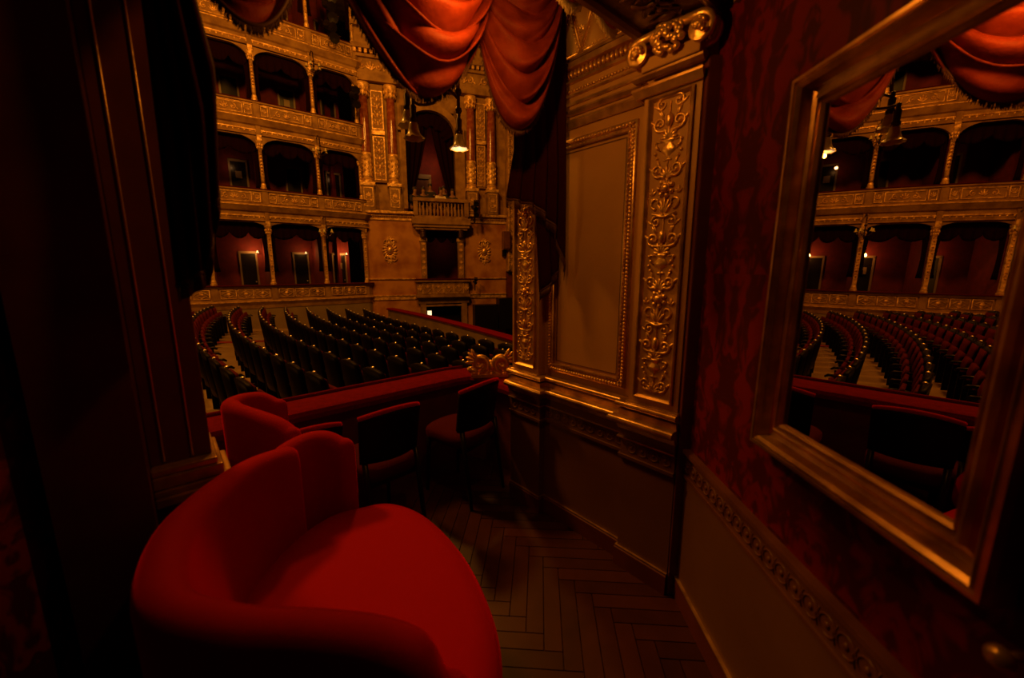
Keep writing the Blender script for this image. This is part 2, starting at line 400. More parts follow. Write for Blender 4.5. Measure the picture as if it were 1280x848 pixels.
# the big plain panel's gilt frame
def frame_path(a0, a1, b0, b1): return [(a0, b0), (a0, b1), (a1, b1), (a1, b0)]
pf = thing('wall_panel', 'large plain ochre wall panel in a beaded gilt frame between the two carved pilasters', 'wall panel', W(UW, 1.32, .9), ANG)
TP = lambda a, b, c=0.0: (-c, a-1.32, b-.9)
o = MB(); fp = frame_path(1.075, 1.565, .93, 2.13)
o.sweep(fp, [(-.016, 0), (-.016, .012), (-.010, .017), (.006, .017), (.010, .010), (.018, .010), (.022, .020), (.028, .020), (.030, 0)], TP, closed=True)
o.build('frame', M['gilt_flat'], pf, smooth=True, auto=True)
o = MB(); c4 = fp+[fp[0]]
for i in range(4): beads(o, TP, c4[i], c4[i+1], .017, .0082, .018)
o.build('bead_row', M['gilt'], pf, smooth=True)
o = MB()
for i in range(4):
    p, q = c4[i], c4[i+1]; L = sqrt((q[0]-p[0])**2+(q[1]-p[1])**2); n = int(L/.022)
    for j in range(n):
        t = (j+.5)/n; hor = abs(q[1]-p[1]) < .01; s_ = .022
        off = {0: (-s_, 0), 1: (0, s_), 2: (s_, 0), 3: (0, -s_)}[i]
        cx, cy = p[0]+(q[0]-p[0])*t+off[0]*-1*1, p[1]+(q[1]-p[1])*t+off[1]*-1
        o.ell((cx, cy, .014), (.0085, .0050, .006) if hor else (.0050, .0085, .006), 6, 4, TP, .6)
o.build('leaf_border', M['gilt'], pf, smooth=True)
o = MB(); o.sweep(frame_path(1.115, 1.525, .975, 2.085), [(0, 0), (0, .004), (.004, .004), (.004, 0)], TP, closed=True)
o.build('fillet', M['dado'], pf)

# pilasters
def pilaster(n0, n1, zb, zt, label, prot=.055, carve_w=None):
    nc = (n0+n1)/2; r = thing('carved_pilaster', label, 'pilaster', W(UW, nc, zb), ANG, None)
    T = lambda a, b, c=0.0: (-c, a, b)
    h = (n1-n0)/2
    o = MB(); o.box(-prot, 0.0, -h, h, 0, zt-zb); o.build('shaft', M['cream'], r)
    b0, b1 = .035, zt-zb-.05; fw = h-.035
    o = MB(); o.sweep(frame_path(-fw, fw, b0, b1), [(-.010, prot-.001), (-.010, prot+.012), (-.003, prot+.014), (.006, prot+.005), (.010, prot-.001)], T, closed=True)
    o.build('frame', M['gilt_flat'], r)
    o = MB(); Tc = lambda a, b, c=0.0: (-c-prot, a, b)
    candelabra(o, Tc, 0, b0+.03, b1-.02, fw*1.8, .0098)
    o.build('carved_relief', M['gilt'], r, smooth=True)
    o = MB()
    o.box(-prot-.016, 0, -h-.008, h+.008, -.03, .0); o.build('base', M['gilt_flat'], r, bevel=.004)
    return r
near_p = pilaster(.765, 1.005, .885, 2.225, 'tall gilt carved pilaster beside the dark red damask mirror wall, lit bright gold')
far_p = pilaster(1.615, 1.845, .885, 2.80, 'narrow gilt carved pilaster at the edge of the box opening, behind the dark drape')
# lower pilaster pedestals under the chair rail
struct(MB().box(UW-.055, UW, .755, 1.02, 0, .86).build('trim_7', M['dado'], rz=ANG), 'brown pedestal of the pilaster beside the mirror wall')
struct(MB().box(UW-.055, UW, 1.60, 1.86, 0, .86).build('trim_8', M['dado'], rz=ANG), 'brown pedestal of the pilaster at the box opening')
# impost mouldings and capital of the near pilaster
o = MB()
pp = [(UW, 1.60), (UW, 1.025), (UW-.06, 1.025), (UW-.06, .755)]
for prof in ([(0, 2.195), (.012, 2.195), (.026, 2.222), (.026, 2.232), (0, 2.232)], [(0, 2.255), (.018, 2.255), (.03, 2.268), (.03, 2.276), (0, 2.276)]):
    o.sweep(pp, prof, ID)
struct(o.build('trim_9', M['gilt_flat'], rz=ANG), 'thin cornice line above the large panel and pilaster')
cap = thing('gilt_capital', 'gilded scroll capital with a bunch of flowers on top of the bright carved pilaster', 'capital', W(UW-.02, .885, 2.28), ANG)
T = lambda a, b, c=0.0: (-c, a, b)
o = MB(); o.box(-.075, 0, -.12, .12, 0, .05); o.build('neck', M['cream'], cap, bevel=.006)
for sg, nm in ((-1, 'volute'), (1, 'volute')):
    o = MB(); rr = .046
    for c in (.03, .09):
        pts = [(sg*.02, .115, c)]+[(sg*(.125+rr*(1-.8*t)*sin(t*2*pi*1.4)), .066+rr*(1-.8*t)*cos(t*2*pi*1.4), c) for t in [i/22 for i in range(23)]]
        o.tube(pts, [.017-.0004*i for i in range(24)], 7, T)
    o.grid(lambda i, j: T(sg*(.125+(rr-.004)*(1-.9*j/5)*sin(i*2*pi/16)), .066+(rr-.004)*(1-.9*j/5)*cos(i*2*pi/16), .10+.012*j/5), 16, 6, cu=True)
    vo = o.build(nm, M['gilt'], cap, smooth=True)
    o = MB()
    for q in range(14):
        an = random.random()*6.28; r_ = random.random()*.03
        o.ell((sg*.125+cos(an)*r_, .066+sin(an)*r_, .118), (.008, .011, .009), 7, 5, T, an)
    o.build('rosette', M['gilt'], vo, smooth=True)
o = MB()
for q in range(60):
    an = random.random()*6.28; r_ = sqrt(random.random())
    a, b = cos(an)*r_*.062, .085+sin(an)*r_*.058
    o.ell((a, b, .095+.035*(1-r_)), (.010+.006*random.random(), .015, .011), 7, 5, T, random.random()*3)
o.build('flower_bunch', M['gilt'], cap, smooth=True)
o = MB(); o.sweep([(-.17, 0), (.0, 0), (.17, 0)], [(0, .125), (-.0, .15), (-.1, .15), (-.13, .135), (-.10, .12)], lambda a, b, c: (-(-b+0), a, c) if False else (b, a, c))
o.build('abacus', M['gilt_flat'], cap)

# upper wall: beaded cornices and lattice
o = MB(); T = TW
o.sweep([(1.90, 0), (.80, 0)], [(0, 0), (0, 0)], T) if False else None
for (z0, z1, d) in ((2.305, 2.318, .012), (2.345, 2.352, .016), (2.405, 2.418, .024), (2.460, 2.485, .046), (2.50, 2.51, .03)):
    o.box(UW-d, UW, .78, 1.90, z0, z1)
struct(o.build('trim_10', M['gilt_flat'], rz=ANG), 'stepped cornice lines on the upper panelled wall')
o = MB(); beads(o, TW, (.80, 2.372), (1.88, 2.372), .017, .0075, .004)
n = 46
for i in range(n):
    a = .8+1.09*i/n; o.ell((a, 2.440, .020), (.009, .019, .014), 6, 5, TW)
struct(o.build('trim_11', M['gilt'], rz=ANG, smooth=True), 'row of gilt beads and egg moulding under the lattice')
o = MB()
for i in range(7):
    a0 = .76+i*.16
    for (p, q) in (((a0, 2.54), (a0+.16, 2.98)), ((a0+.16, 2.54), (a0, 2.98))):
        o.tube([(p[0], p[1], .004), (q[0], q[1], .004)], .007, 5, TW)
        for dx in (-.016, .016): beads(o, TW, (p[0]+dx, p[1]), (q[0]+dx, q[1]), .022, .0035, .003)
    for zz in (2.62, 2.90): leaf_fan(o, TW, a0+.16 if zz < 2.7 else a0+.16, zz, .035, .006, 5, .9)
for zz in (2.53, 2.99): o.tube([(.76, zz, .006), (1.88, zz, .006)], .006, 5, TW); beads(o, TW, (.76, zz+.015), (1.88, zz+.015), .02, .0035, .003)
struct(o.build('trim_12', M['gilt'], rz=ANG, smooth=True), 'gilt diagonal lattice relief on the top of the panelled wall')

# mirror wall (X = .77) ---------------------------------------------------------------
XM = .77
corner_y = 1.648
struct(MB().box(XM, XM+.12, -1.3, corner_y, .0, 2.62).build('wall_right', M['damask']), 'dark red damask wall carrying the mirror')
TM = lambda a, b, c=0.0: (XM-c, a, b)
struct(MB().box(XM-.010, XM, -1.3, corner_y-.0, 0.1, .60).build('trim_13', M['dado']), 'plain ochre dado under the damask wall')
o = MB()
for (z0, z1, d) in ((.60, .612, .02), (.70, .712, .02), (.712, .728, .030)): o.box(XM-d, XM, -1.3, corner_y-.01, z0, z1)
o.box(XM-.013, XM, -1.3, corner_y-.01, .60, .71)
struct(o.build('trim_14', M['brownwood']), 'dark red brown dado rail under the damask wall')
o = MB(); guilloche(o, TM, 1.62, -.2, .655, .026, .003, .014)
struct(o.build('trim_15', M['brownwood'], smooth=True), 'guilloche rings in the dado rail of the damask wall')
struct(MB().box(XM-.022, XM, -1.3, corner_y-.01, 0, .10).build('baseboard_right_mirror', M['jamb']), 'dark baseboard under the damask wall')
struct(MB().box(XM-.024, XM-.0, -1.3, corner_y-.01, .10, .104).build('trim_16', M['gilt_flat']), 'thin gilt line on the damask wall baseboard')
# dark fillet post in the corner
struct(MB().box(XM-.05, XM+.01, corner_y-.035, corner_y+.02, 0, 2.27).build('trim_17', M['jamb'], bevel=.006), 'dark corner post between damask wall and carved pilaster')

# mirror
mir = thing('wall_mirror', 'large mirror in a stepped gilt frame on the dark red damask wall', 'mirror', (XM, .825, 1.482), 0)
mir.rotation_euler.y = radians(.45)
T = lambda a, b, c=0.0: (-c-.004, a, b)
A0, A1, B0, B1 = -.22, .22, -.412, .413
o = MB(); o.box(-.014, -.006, A0-.01, A1+.01, B0-.01, B1+.01); o.build('mirror_glass', M['mirror'], mir)
fpr = [(-.004, .0), (-.004, .016), (.003, .022), (.008, .014), (.012, .026), (.018, .028), (.022, .016), (.034, .012), (.046, .016), (.052, .040), (.060, .048), (.066, .042), (.069, .050), (.077, .050), (.080, .036), (.082, 0)]
o = MB(); o.sweep([(A1, B0), (A0, B0), (A0, B1), (A1, B1)], fpr, T, closed=True)
# ensure the profile runs outward
o = MB(); o.sweep(frame_path(A0, A1, B0, B1), [(-p, q) for p, q in fpr], T, closed=True)
o.build('frame', M['gilt_flat'], mir)
o = MB()
o.tube([(.0, .0, .0), (.02, 0, .0), (.03, 0, 0)], .007, 8); o.ell((.045, 0, 0), (.016, .018, .018), 10, 7)
kb = tag(o.build('wall_boss', M['gilt_flat'], smooth=True), 'small round gilt boss on the damask wall at the lower right of the mirror', 'boss')
kb.location = (XM, .50, .93); kb.rotation_euler.z = pi

# left damask wall, back wall, ceiling
XL = -1.30
struct(MB().box(XL-.12, XL, -1.3, 1.33, 0, 2.62).build('wall_left', M['damask_left']), 'dark red damask wall on the left of the box')
struct(MB().box(XL-.15, XM+.15, -1.42, -1.3, 0, 2.62).build('wall_back', M['dark']), 'dark back wall of the box')
# jamb strip of the left side with two gilt bead lines
struct(MB().box(XL-.12, XL+.035, 1.335, 1.50, 0, 3.2).build('trim_18', M['jamb']), 'dark red brown jamb of the box opening on the left')
o = MB()
for y in (1.338, 1.497): o.tube([(XL+.036, y, 0.02), (XL+.036, y, 1.6), (XL+.036, y, 3.1)], .0035, 6)
struct(o.build('trim_19', M['gilt_flat'], smooth=True), 'two thin gilt lines edging the left jamb')
# ceiling of the back part (z 2.42)
def poly_slab(mb, pts, z0, z1):
    k = len(mb.v); n = len(pts)
    for z in (z0, z1):
        for p in pts: mb.v.append((p[0], p[1], z))
    mb.f += [tuple(k+i for i in range(n))[::-1], tuple(k+n+i for i in range(n))]+[(k+i, k+(i+1) % n, k+n+(i+1) % n, k+n+i) for i in range(n)]
    return mb
nl = 1.0
eL = W(-.25, nl); eR = W(UW, nl)
P = [(-1.44, -1.42), (XM+.1, -1.42), (XM+.1, corner_y+.1), (eR.x, eR.y), (eL.x, eL.y), (-1.44, 1.05)]
struct(poly_slab(MB(), P, 2.44, 2.52).build('ceiling', M['ceil']), 'low ochre ceiling over the back of the box')
# carved soffit beam along the ceiling edge (n .72 -> 1.0)
sb = thing('carved_soffit', 'dark carved wooden soffit panel over the near pilaster', 'soffit', W(.9, .87, 2.42), ANG)
o = MB(); o.box(-1.1, .755, -.15, .15, .0, .022); o.build('board', M['carved'], sb)
o = MB(); o.sweep([(-1.1, -.15), (.755, -.15), (.755, .15), (-1.1, .15)], [(0, -.022), (0, .0), (-.03, .0), (-.03, -.012), (-.018, -.022)], ID, closed=True); o.build('rim', M['brownwood'], sb)
o = MB()
Ts = lambda a, b, c=0.0: (a, b, -c)
for i in range(9): small_scrolls(o, Ts, -1.0+.19*i, -.82+.19*i, 0, .16, .008)
o.build('carved_relief', M['carved'], sb, smooth=True)
o = MB()
for (d, z) in ((.02, 2.385), (.045, 2.405), (.075, 2.425)): o.box(XM-d, XM, -1.3, corner_y-.12, z, z+.022)
o.box(XM-.09, XM, -1.3, corner_y-.12, 2.43, 2.44)
struct(o.build('trim_20', M['ceil']), 'stepped cornice where the damask wall meets the ceiling')
# lintel / front ceiling
Pf = [W(-.35, nl), W(1.9, nl), W(1.9, 1.95), W(-.35, 1.95)]
struct(poly_slab(MB(), [(p.x, p.y) for p in Pf], 3.2, 3.3).build('ceiling_front', M['ceil']), 'higher ceiling over the front of the box')
struct(MB().box(-.35, 1.9, .97, 1.0, 2.5, 3.25).build('wall_over_soffit', M['dark'], rz=ANG), 'dark upstand above the carved soffit')
# left pilaster of the opening
lp = thing('left_pilaster', 'dark brown pilaster with gilt base mouldings at the left edge of the box opening', 'pilaster', W(.0, 1.78, 0), ANG)
MB().box(-.10, .062, -.10, .08, .86, 3.2).build('shaft', M['jamb'], lp, bevel=.004)
MB().box(-.10, .08, -.12, .12, 0, .73).build('pedestal', M['jamb'], lp)
o = MB()
for (z0, z1, d) in ((.73, .765, .115), (.765, .79, .095), (.79, .835, .088), (.835, .86, .074)): o.box(-.10, d, -.13-d*.2, .10+d*.5, z0, z1)
o.build('base_moulding', M['gilt_flat'], lp, bevel=.006)
o = MB(); o.tube([(-.063, -.103, .87), (-.063, -.103, 3.1)], .0035, 6); o.tube([(.010, -.103, .87), (.010, -.103, 3.1)], .0035, 6); beads(o, lambda a, b, c=0: (.063, a, b), (-.06, 1.05), (-.06, 1.25), .02, .006); o.build('gilt_bead', M['gilt'], lp, smooth=True)
struct(MB().box(-.30, -.10, 1.55, 1.90, 0, 3.2).build('wall_front_left', M['jamb'], rz=ANG), 'front wall of the box left of the opening')

# parapet of the box (bulges out past the pilasters)
par = thing('box_parapet', 'front parapet of the box with a broad red plush armrest overlooking the stalls', 'parapet', W(.8, 2.5, 0), ANG)
pth = [(-1.02, -.55), (-1.00, -.1), (-.93, .04), (-.8, .07), (.85, .10), (1.0, .06), (1.06, -.1), (1.06, -.62)]
o = MB(); o.sweep(pth, [(-.06, -1.0), (-.06, .62), (.06, .62), (.06, -1.0)], ID); o.build('wall', M['jamb'], par)
o = MB()
rp = [(-.17, .62), (-.17, .655), (-.155, .675), (-.12, .683), (.08, .68), (.11, .672), (.125, .65), (.12, .62)]
o.sweep(pth, rp, ID); o.build('armrest', M['ledge'], par, smooth=True, auto=True)
o = MB(); o.tube([(x, y, .69) for x, y in [(a-0, b+.14) for a, b in pth[2:6]]], .014, 8); o.build('outer_rail', M['ledge'], par, smooth=True)

# gilded cartouche standing at the right end of the parapet
cart = thing('gilt_cartouche', 'gilded scroll and leaf cartouche standing on the right end of the red parapet armrest', 'ornament', W(1.82, 2.34, .682), ANG+radians(-35))
o = MB(); T = lambda a, b, c=0.0: (a, c, b)
for sg in (-1, 1):
    o.tube([(sg*.01, .02, 0)]+spiral(sg*.085, .10, .068, 1.25, -sg, -pi/2, 0, 20), [.034-.0008*i for i in range(21)], 8, T)
o.build('scroll', M['gilt'], cart, smooth=True)
o = MB()
for sg in (-1, 1):
    for q in range(4):
        an = sg*(.5+.38*q); o.ell((sg*.10+sin(an)*.05, .12+cos(an)*.065, .0), (.015, .045, .02), 8, 6, T, -an)
o.ell((0, .08, 0), (.04, .05, .035), 10, 8, T)
for sg in (-1, 1):
    leaf_fan(o, lambda a, b, c=0.0: (a, c, b), sg*.085, .095, .075, .016, 7, 1.5)
    o.ell((sg*.135, .05, .0), (.05, .028, .03), 8, 6, T, sg*.4)
o.build('leaf_carving', M['gilt'], cart, smooth=True)
o = MB(); o.box(-.15, .15, -.04, .04, 0, .022)
for i in range(15): o.ell((-.11+.0157*i, .032-.02*sin(pi*i/14)+.018, .045), (.009, .010, .010), 6, 5, T)
o.build('bead_base', M['gilt'], cart, smooth=True, auto=True)

# =====================================================================================
#  DRAPES
# =====================================================================================
def swag(name, label, u0, u1, ztop, zbot, n0, folds=5, amp=.035, m='drape', bulge=.10, fr='fringe_red', frlen=.026, ex=.6, seed=1, skew=0.0, rz=ANG, top_drop=.06, group=None, power=.85):
    rnd = random.Random(seed); W_ = u1-u0; um = (u0+u1)/2
    root = thing(name, label, 'drape', W(um, n0, ztop), rz, group)
    NS, NT = 56, 110
    ph = [rnd.random()*6.28 for _ in range(4)]
    def pt(s, t, off=0.0, dz=0.0):
        x = 2*s-1; sh = max(0.0, 1-x*x)**ex
        td = top_drop+(ztop-zbot-top_drop)*(t**power)
        z = -td*sh
        fa = amp*(sh**.6)*(.35+.65*t)
        w1 = 1.6*abs(sin(pi*folds*(t+.06*sin(3*x+ph[0])+.05*x)+ph[1]))**.8-.8
        y = -bulge*1.5*sh*max(0, sin(2.75*t**1.15))**.8 - fa*w1*(1-.45*max(0, t-.7)/.3) - .22*fa*sin(2*pi*folds*1.7*t+2.2*x+ph[2])
        xx = x*W_/2*(1-.05*t)+skew*sh*t
        z += fa*.25*sin(2*pi*folds*t+ph[3]+x)
        return (xx, y-off, z-dz)
    o = MB(); o.grid(lambda i, j: pt(i/(NS-1), j/(NT-1)), NS, NT)
    cl = o.build('cloth', M[m], root, smooth=True, solid=.006)
    o = MB(); kf = 260
    for i in range(kf):
        s = .02+.96*i/(kf-1); a = Vector(pt(s, 1)); l = frlen*(.85+.3*rnd.random()); j = rnd.uniform(-.004, .004)
        o.tube([a+Vector((0, 0, .006)), a+Vector((j, -.002, -l*.5)), a+Vector((j*2, 0, -l))], [.0026, .0022, .0012], 4)
    o.tube([Vector(pt(.02+.96*i/60, 1)) for i in range(61)], .006, 6)
    o.build('fringe', M[fr], cl, smooth=True)
    return root
swag('swag_drape', 'small crimson swag hanging at the upper left of the box opening', .06, .47, 2.78, 2.17, 1.45, 5, .048, seed=3, bulge=.05)
swag('swag_drape', 'largest crimson swag hanging in deep folds at the top centre of the box opening', .40, 1.18, 2.86, 2.13, 1.50, 7, .080, seed=5, bulge=.12)
swag('swag_drape', 'narrow crimson swag gathered above the long dark tail beside the ochre panel', 1.07, 1.545, 2.86, 2.13, 1.48, 5, .058, seed=9, bulge=.05, rz=ANG-.35)
def tail(name, label, uL, uR, ztop, zbot, n0, pleats, amp, m, fr='fringe_red', NT=40, NS=90, tilt=0.0):
    # uL,uR: functions of t (0 top..1) ; zbot: function of s
    root = thing(name, label, 'drape', W(0, n0, ztop), ANG)
    def pt(s, t):
        z = (zbot(s)-ztop)*t
        u = uL(t)+(uR(t)-uL(t))*s
        y = amp*sin(2*pi*pleats*s+.7*sin(3*t))*(.5+.5*t)+.02*sin(2.2*t+4*s)
        return (u, y+tilt*(1.62-u), z)
    o = MB(); o.grid(lambda i, j: pt(i/(NS-1), j/(NT-1)), NS, NT); cl = o.build('cloth', M[m], root, smooth=True, solid=.006)
    o = MB()
    for i in range(130):
        a = Vector(pt(i/129, 1)); l = .045
        o.tube([a+Vector((0, 0, .006)), a+Vector((0, 0, -l))], [.0026, .0014], 4)
    o.tube([Vector(pt(i/60, 1)) for i in range(61)], .006, 6)
    o.build('fringe', M[fr], cl, smooth=True)
    return root
lerp = lambda pts: (lambda t: next((a[1]+(b[1]-a[1])*(t-a[0])/(b[0]-a[0]) for a, b in zip(pts, pts[1:]) if t <= b[0]+1e-9), pts[-1][1]))
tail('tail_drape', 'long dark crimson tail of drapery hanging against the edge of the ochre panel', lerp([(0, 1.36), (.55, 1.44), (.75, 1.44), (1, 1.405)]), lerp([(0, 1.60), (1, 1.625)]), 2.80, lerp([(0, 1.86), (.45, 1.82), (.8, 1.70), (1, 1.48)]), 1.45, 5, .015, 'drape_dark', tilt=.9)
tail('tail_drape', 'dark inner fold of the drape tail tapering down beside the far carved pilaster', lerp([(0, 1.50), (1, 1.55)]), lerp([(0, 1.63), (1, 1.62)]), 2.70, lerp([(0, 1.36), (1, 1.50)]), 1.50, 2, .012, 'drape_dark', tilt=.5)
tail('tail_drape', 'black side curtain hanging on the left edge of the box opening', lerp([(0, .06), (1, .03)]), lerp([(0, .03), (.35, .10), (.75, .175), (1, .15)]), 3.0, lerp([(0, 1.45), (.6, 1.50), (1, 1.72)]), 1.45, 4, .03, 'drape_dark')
# scalloped pelmet with cream fringe along the soffit edge
pel = thing('fringed_pelmet', 'crimson scalloped pelmet edged with cream fringe above the box opening', 'pelmet', W(0, 1.22, 2.705), ANG)
sc = [(1.64-.29*i, 1.64-.29*(i+1)) for i in range(6)]
def pel_z(u):
    k = (1.735-u)/.27; f = k-floor(k); return -.02-.17*(sin(pi*f)**.65)
o = MB(); NSs = 200
def pelpt(i, j):
    u = -.10+1.755*i/(NSs-1); t = j/11
    k = (1.735-u)/.27; f = k-floor(k)
    return (u, -.03*sin(pi*f)*t+.010*sin(6*pi*t)*sin(pi*f), .20*(1-t)+(pel_z(u))*t)
o.grid(pelpt, NSs, 12); pc_ = o.build('cloth', M['drape'], pel, smooth=True, solid=.005)
o = MB()
for i in range(520):
    u = -.10+1.755*i/519; z = pel_z(u); k = (1.735-u)/.27; f = k-floor(k)
    for q in range(2):
        dx = random.uniform(-.006, .006)
        o.tube([(u, -.03*sin(pi*f)-.004*q, z+.012), (u+dx, -.03*sin(pi*f)-.008*q, z-.02-random.random()*.01)], [.0035, .002], 4)
o.build('fringe', M['fringe'], pc_, smooth=True)

# =====================================================================================
#  LAMP BRACKET outside the opening
# =====================================================================================
def bell(mb, c, r, h, T=None):
    x, y, z = c; k = 20
    prof = [(.02, 0), (.30, -.02), (.42, -.15), (.50, -.45), (.66, -.75), (.98, -.97), (1.05, -1.0)]
    def fn(i, j):
        a = 2*pi*i/k; p = prof[j] if j < len(prof) else None
        rr, zz = p; wv = 1+(.07*sin(a*8) if j >= 5 else 0)
        return (x+rr*r*wv*cos(a), y+rr*r*wv*sin(a), z+zz*h+(.04*h*sin(a*8) if j >= 5 else 0))
    mb.grid(fn, k, len(prof), cu=True)
lamp = thing('bracket_lamp', 'bronze bracket lamp with frosted glass bell shades hanging just outside the box opening', 'lamp', W(1.38, 2.08, 2.235), ANG)
# parts in local frame; stem hangs from the arch overhead
lampL = [(-.27, .0, .0), (.02, 0, .0), (-.24, .12, .10)]
o = MB(); o.tube([(.02, 0, .10), (.02, 0, 1.15)], .010, 8)
for zz in (.16, .26, .36): o.ell((.02, 0, zz), (.022, .016, .022), 8, 6)
o.tube(catmull([(.02, 0, .22), (-.06, 0, .25), (-.13, .02, .17), (-.20, .05, .15), (-.27, .0, .14)], 6), .008, 6)
o.tube(catmull([(-.10, .02, .20), (-.15, .10, .26), (-.24, .12, .22)], 6), .007, 6)
o.build('arm', M['bronze'], lamp, smooth=True)
for i, (x, y, z) in enumerate(lampL):
    o = MB(); o.lathe([(.004, .12), (.012, .115), (.010, .09), (.018, .08), (.016, .03), (.022, .02), (.020, -.01), (.0, -.012)], (x, y, z+.03), 10); lh = o.build('lamp_holder', M['bronze'], lamp, smooth=True)
    o = MB(); bell(o, (x, y, z+.035), .052, .085); sh = o.build('glass_shade', M['glass'], lh, smooth=True, solid=.003)
    if i == 1:
        o = MB(); o.lathe([(.0, -.003), (.046, -.003), (.050, 0), (.046, .003), (.0, .003)], (x, y, z-.047), 20); g = o.build('lit_disc', M['glow'], lh, smooth=True); g['label'] = 'glowing mouth of the shade'

hl = thing('added_fill_lamp', 'added bronze hanging lamp with a glass bell, carrying the box fill light', 'lamp', W(0.86, 1.08, 2.40), ANG)  # fitting added to carry the fill light inside the box
o = MB(); o.tube([(0, 0, .06), (0, 0, .805)], .008, 8); o.ell((0, 0, .10), (.018, .018, .018), 8, 6); o.build('stem', M['bronze'], hl, smooth=True)
o = MB(); bell(o, (0, 0, .06), .038, .055); o.build('glass_shade', M['glass'], hl, smooth=True, solid=.003)
# =====================================================================================
#  ARMCHAIRS
# =====================================================================================
def shell(mb, path, r, zb, lean_in, lean_out=0.0, endround=3, r_fn=None):
    P = catmull([Vector(p) for p in path], 7); n = len(P)
    K = 9
    def nrm(i):
        a = P[max(0, i-1)]; b = P[min(n-1, i+1)]; d = Vector((b.x-a.x, b.y-a.y, 0)).normalized()
        return Vector((-d.y, d.x, 0)), d
    ring = []
    for i in range(n):
        nn, d = nrm(i); ztop = P[i].z; t = i/(n-1)
        li = lean_in*(sin(pi*t)**.8)
        rr = r_fn(t) if r_fn else r
        prof = [(rr*.75-lean_out, zb), (rr*.95-lean_out*.5, (zb+ztop)/2), (rr, ztop-rr)]
        prof += [(rr*cos(pi*q/K), ztop-rr+rr*sin(pi*q/K)) for q in range(1, K)]
        prof += [(-rr, ztop-rr), (-rr-li*.10, ztop-rr-.06), (-rr-li*.35, ztop-rr-.15), (-rr-li, .42), (-rr-li, zb)]
        ring.append([Vector((P[i].x, P[i].y, 0))+nn*p+Vector((0, 0, z)) for p, z in prof])
    # rounded ends
    def endcap(idx, sg):
        nn, d = nrm(idx); out = []
        base = ring[idx]; c = Vector((P[idx].x, P[idx].y, 0)); rr = r
        for q in range(1, endround+1):
            th = pi/2*q/endround; sc = cos(th); ex = sin(th)*rr
            row = []
            for v in base:
                off = v-c; lat = off.dot(nn)
                row.append(c+nn*(lat*max(sc, .04))+d*sg*ex+Vector((0, 0, off.z-(rr*(1-sc)*.9 if off.z > P[idx].z-rr*1.2 else 0))))
            out.append(row)
        return out
    rows = endcap(0, -1)[::-1]+ring+endcap(n-1, 1)
    m = len(rows[0]); mb.grid(lambda i, j: rows[i][j], len(rows), m, cv=True)
    return mb
def cushion(mb, outline, zt, zb, crown=.035, k=7, edge=.045):
    O = catmull([Vector((x, y, 0)) for x, y in outline], k, True); n = len(O)
    c = sum(O, Vector())/n
    prof = [(0, crown), (.3, crown*.92), (.6, crown*.7), (.8, crown*.42), (.9, crown*.12), (.96, -edge*.35), (1.0, -edge*.9), (1.0, zb-zt+.03), (.985, zb-zt+.008), (.96, zb-zt), (0, zb-zt)]
    def fn(i, j):
        s, z = prof[j]; v = c+(O[i]-c)*s; return (v.x, v.y, zt+z)
    mb.grid(fn, n, len(prof), cu=True); return mb
def armchair(label, path, seatout, zs, r, legs, lean, zb=.20, endr=4, arm=None):
    c = sum((Vector((x, y, 0)) for x, y in seatout), Vector())/len(seatout)
    root = thing('upholstered_armchair', label, 'armchair', (c.x, c.y, 0))
    loc = (-c.x, -c.y, 0)
    o = MB(); shell(o, path, r, zb, lean, endround=endr); o.build('backrest', M['velvet'], root, smooth=True, loc=loc)
    if arm:
        o = MB(); shell(o, arm, r*.95, zb, 0, endround=endr); o.build('armrest', M['velvet'], root, smooth=True, loc=loc)
    o = MB(); cushion(o, seatout, zs, .26); o.build('seat', M['velvet'], root, smooth=True, loc=loc)
    for (x, y) in legs:
        o = MB(); o.lathe([(.012, 0), (.016, .02), (.022, .14), (.030, .27), (0, .27)], (x, y, 0), 10); o.build('leg', M['blackwood'], root, smooth=True, loc=loc)
    return root
pathArm = [(-.945, 1.40, .74), (-.93, 1.50, .79), (-.87, 1.585, .812), (-.80, 1.62, .806), (-.74, 1.63, .77)]
pathA = [(-.125, .655, .70), (-.17, .650, .785), (-.26, .665, .815), (-.40, .680, .82), (-.57, .69, .822), (-.74, .74, .825), (-.86, .87, .825), (-.935, 1.02, .825), (-.955, 1.20, .825), (-.935, 1.34, .825), (-.885, 1.445, .815)]
seatA = [(-.80, 1.575), (-.70, 1.64), (-.56, 1.68), (-.38, 1.585), (-.185, 1.35), (-.06, 1.08), (-.025, .87), (-.06, .72), (-.18, .665), (-.45, .72), (-.72, .80), (-.86, .95), (-.89, 1.20), (-.87, 1.42)]
armchair('large red velvet tub armchair in the left foreground with a wide rounded seat', pathA, seatA, .455, .052, [(-.25, .78), (-.72, .86), (-.82, 1.45), (-.45, 1.46)], .085, arm=pathArm)
pathB = [(-1.00, 1.685, .80), (-1.06, 1.70, .835), (-1.16, 1.725, .86), (-1.27, 1.75, .885), (-1.325, 1.79, .898), (-1.31, 1.86, .898), (-1.25, 1.90, .89), (-1.19, 1.92, .85)]
pathB = [(x+.02, y-.02, z+.008) for x, y, z in pathB]
seatB = [(-1.20, 1.80), (-1.06, 1.73), (-.92, 1.76), (-.86, 1.88), (-.92, 2.0), (-1.04, 2.05), (-1.16, 2.0), (-1.22, 1.90)]
armchair('smaller red velvet armchair squeezed behind the large one next to the parapet', pathB, seatB, .45, .042, [(-1.15, 1.84), (-1.0, 1.80), (-.95, 1.95), (-1.12, 1.98)], .03)

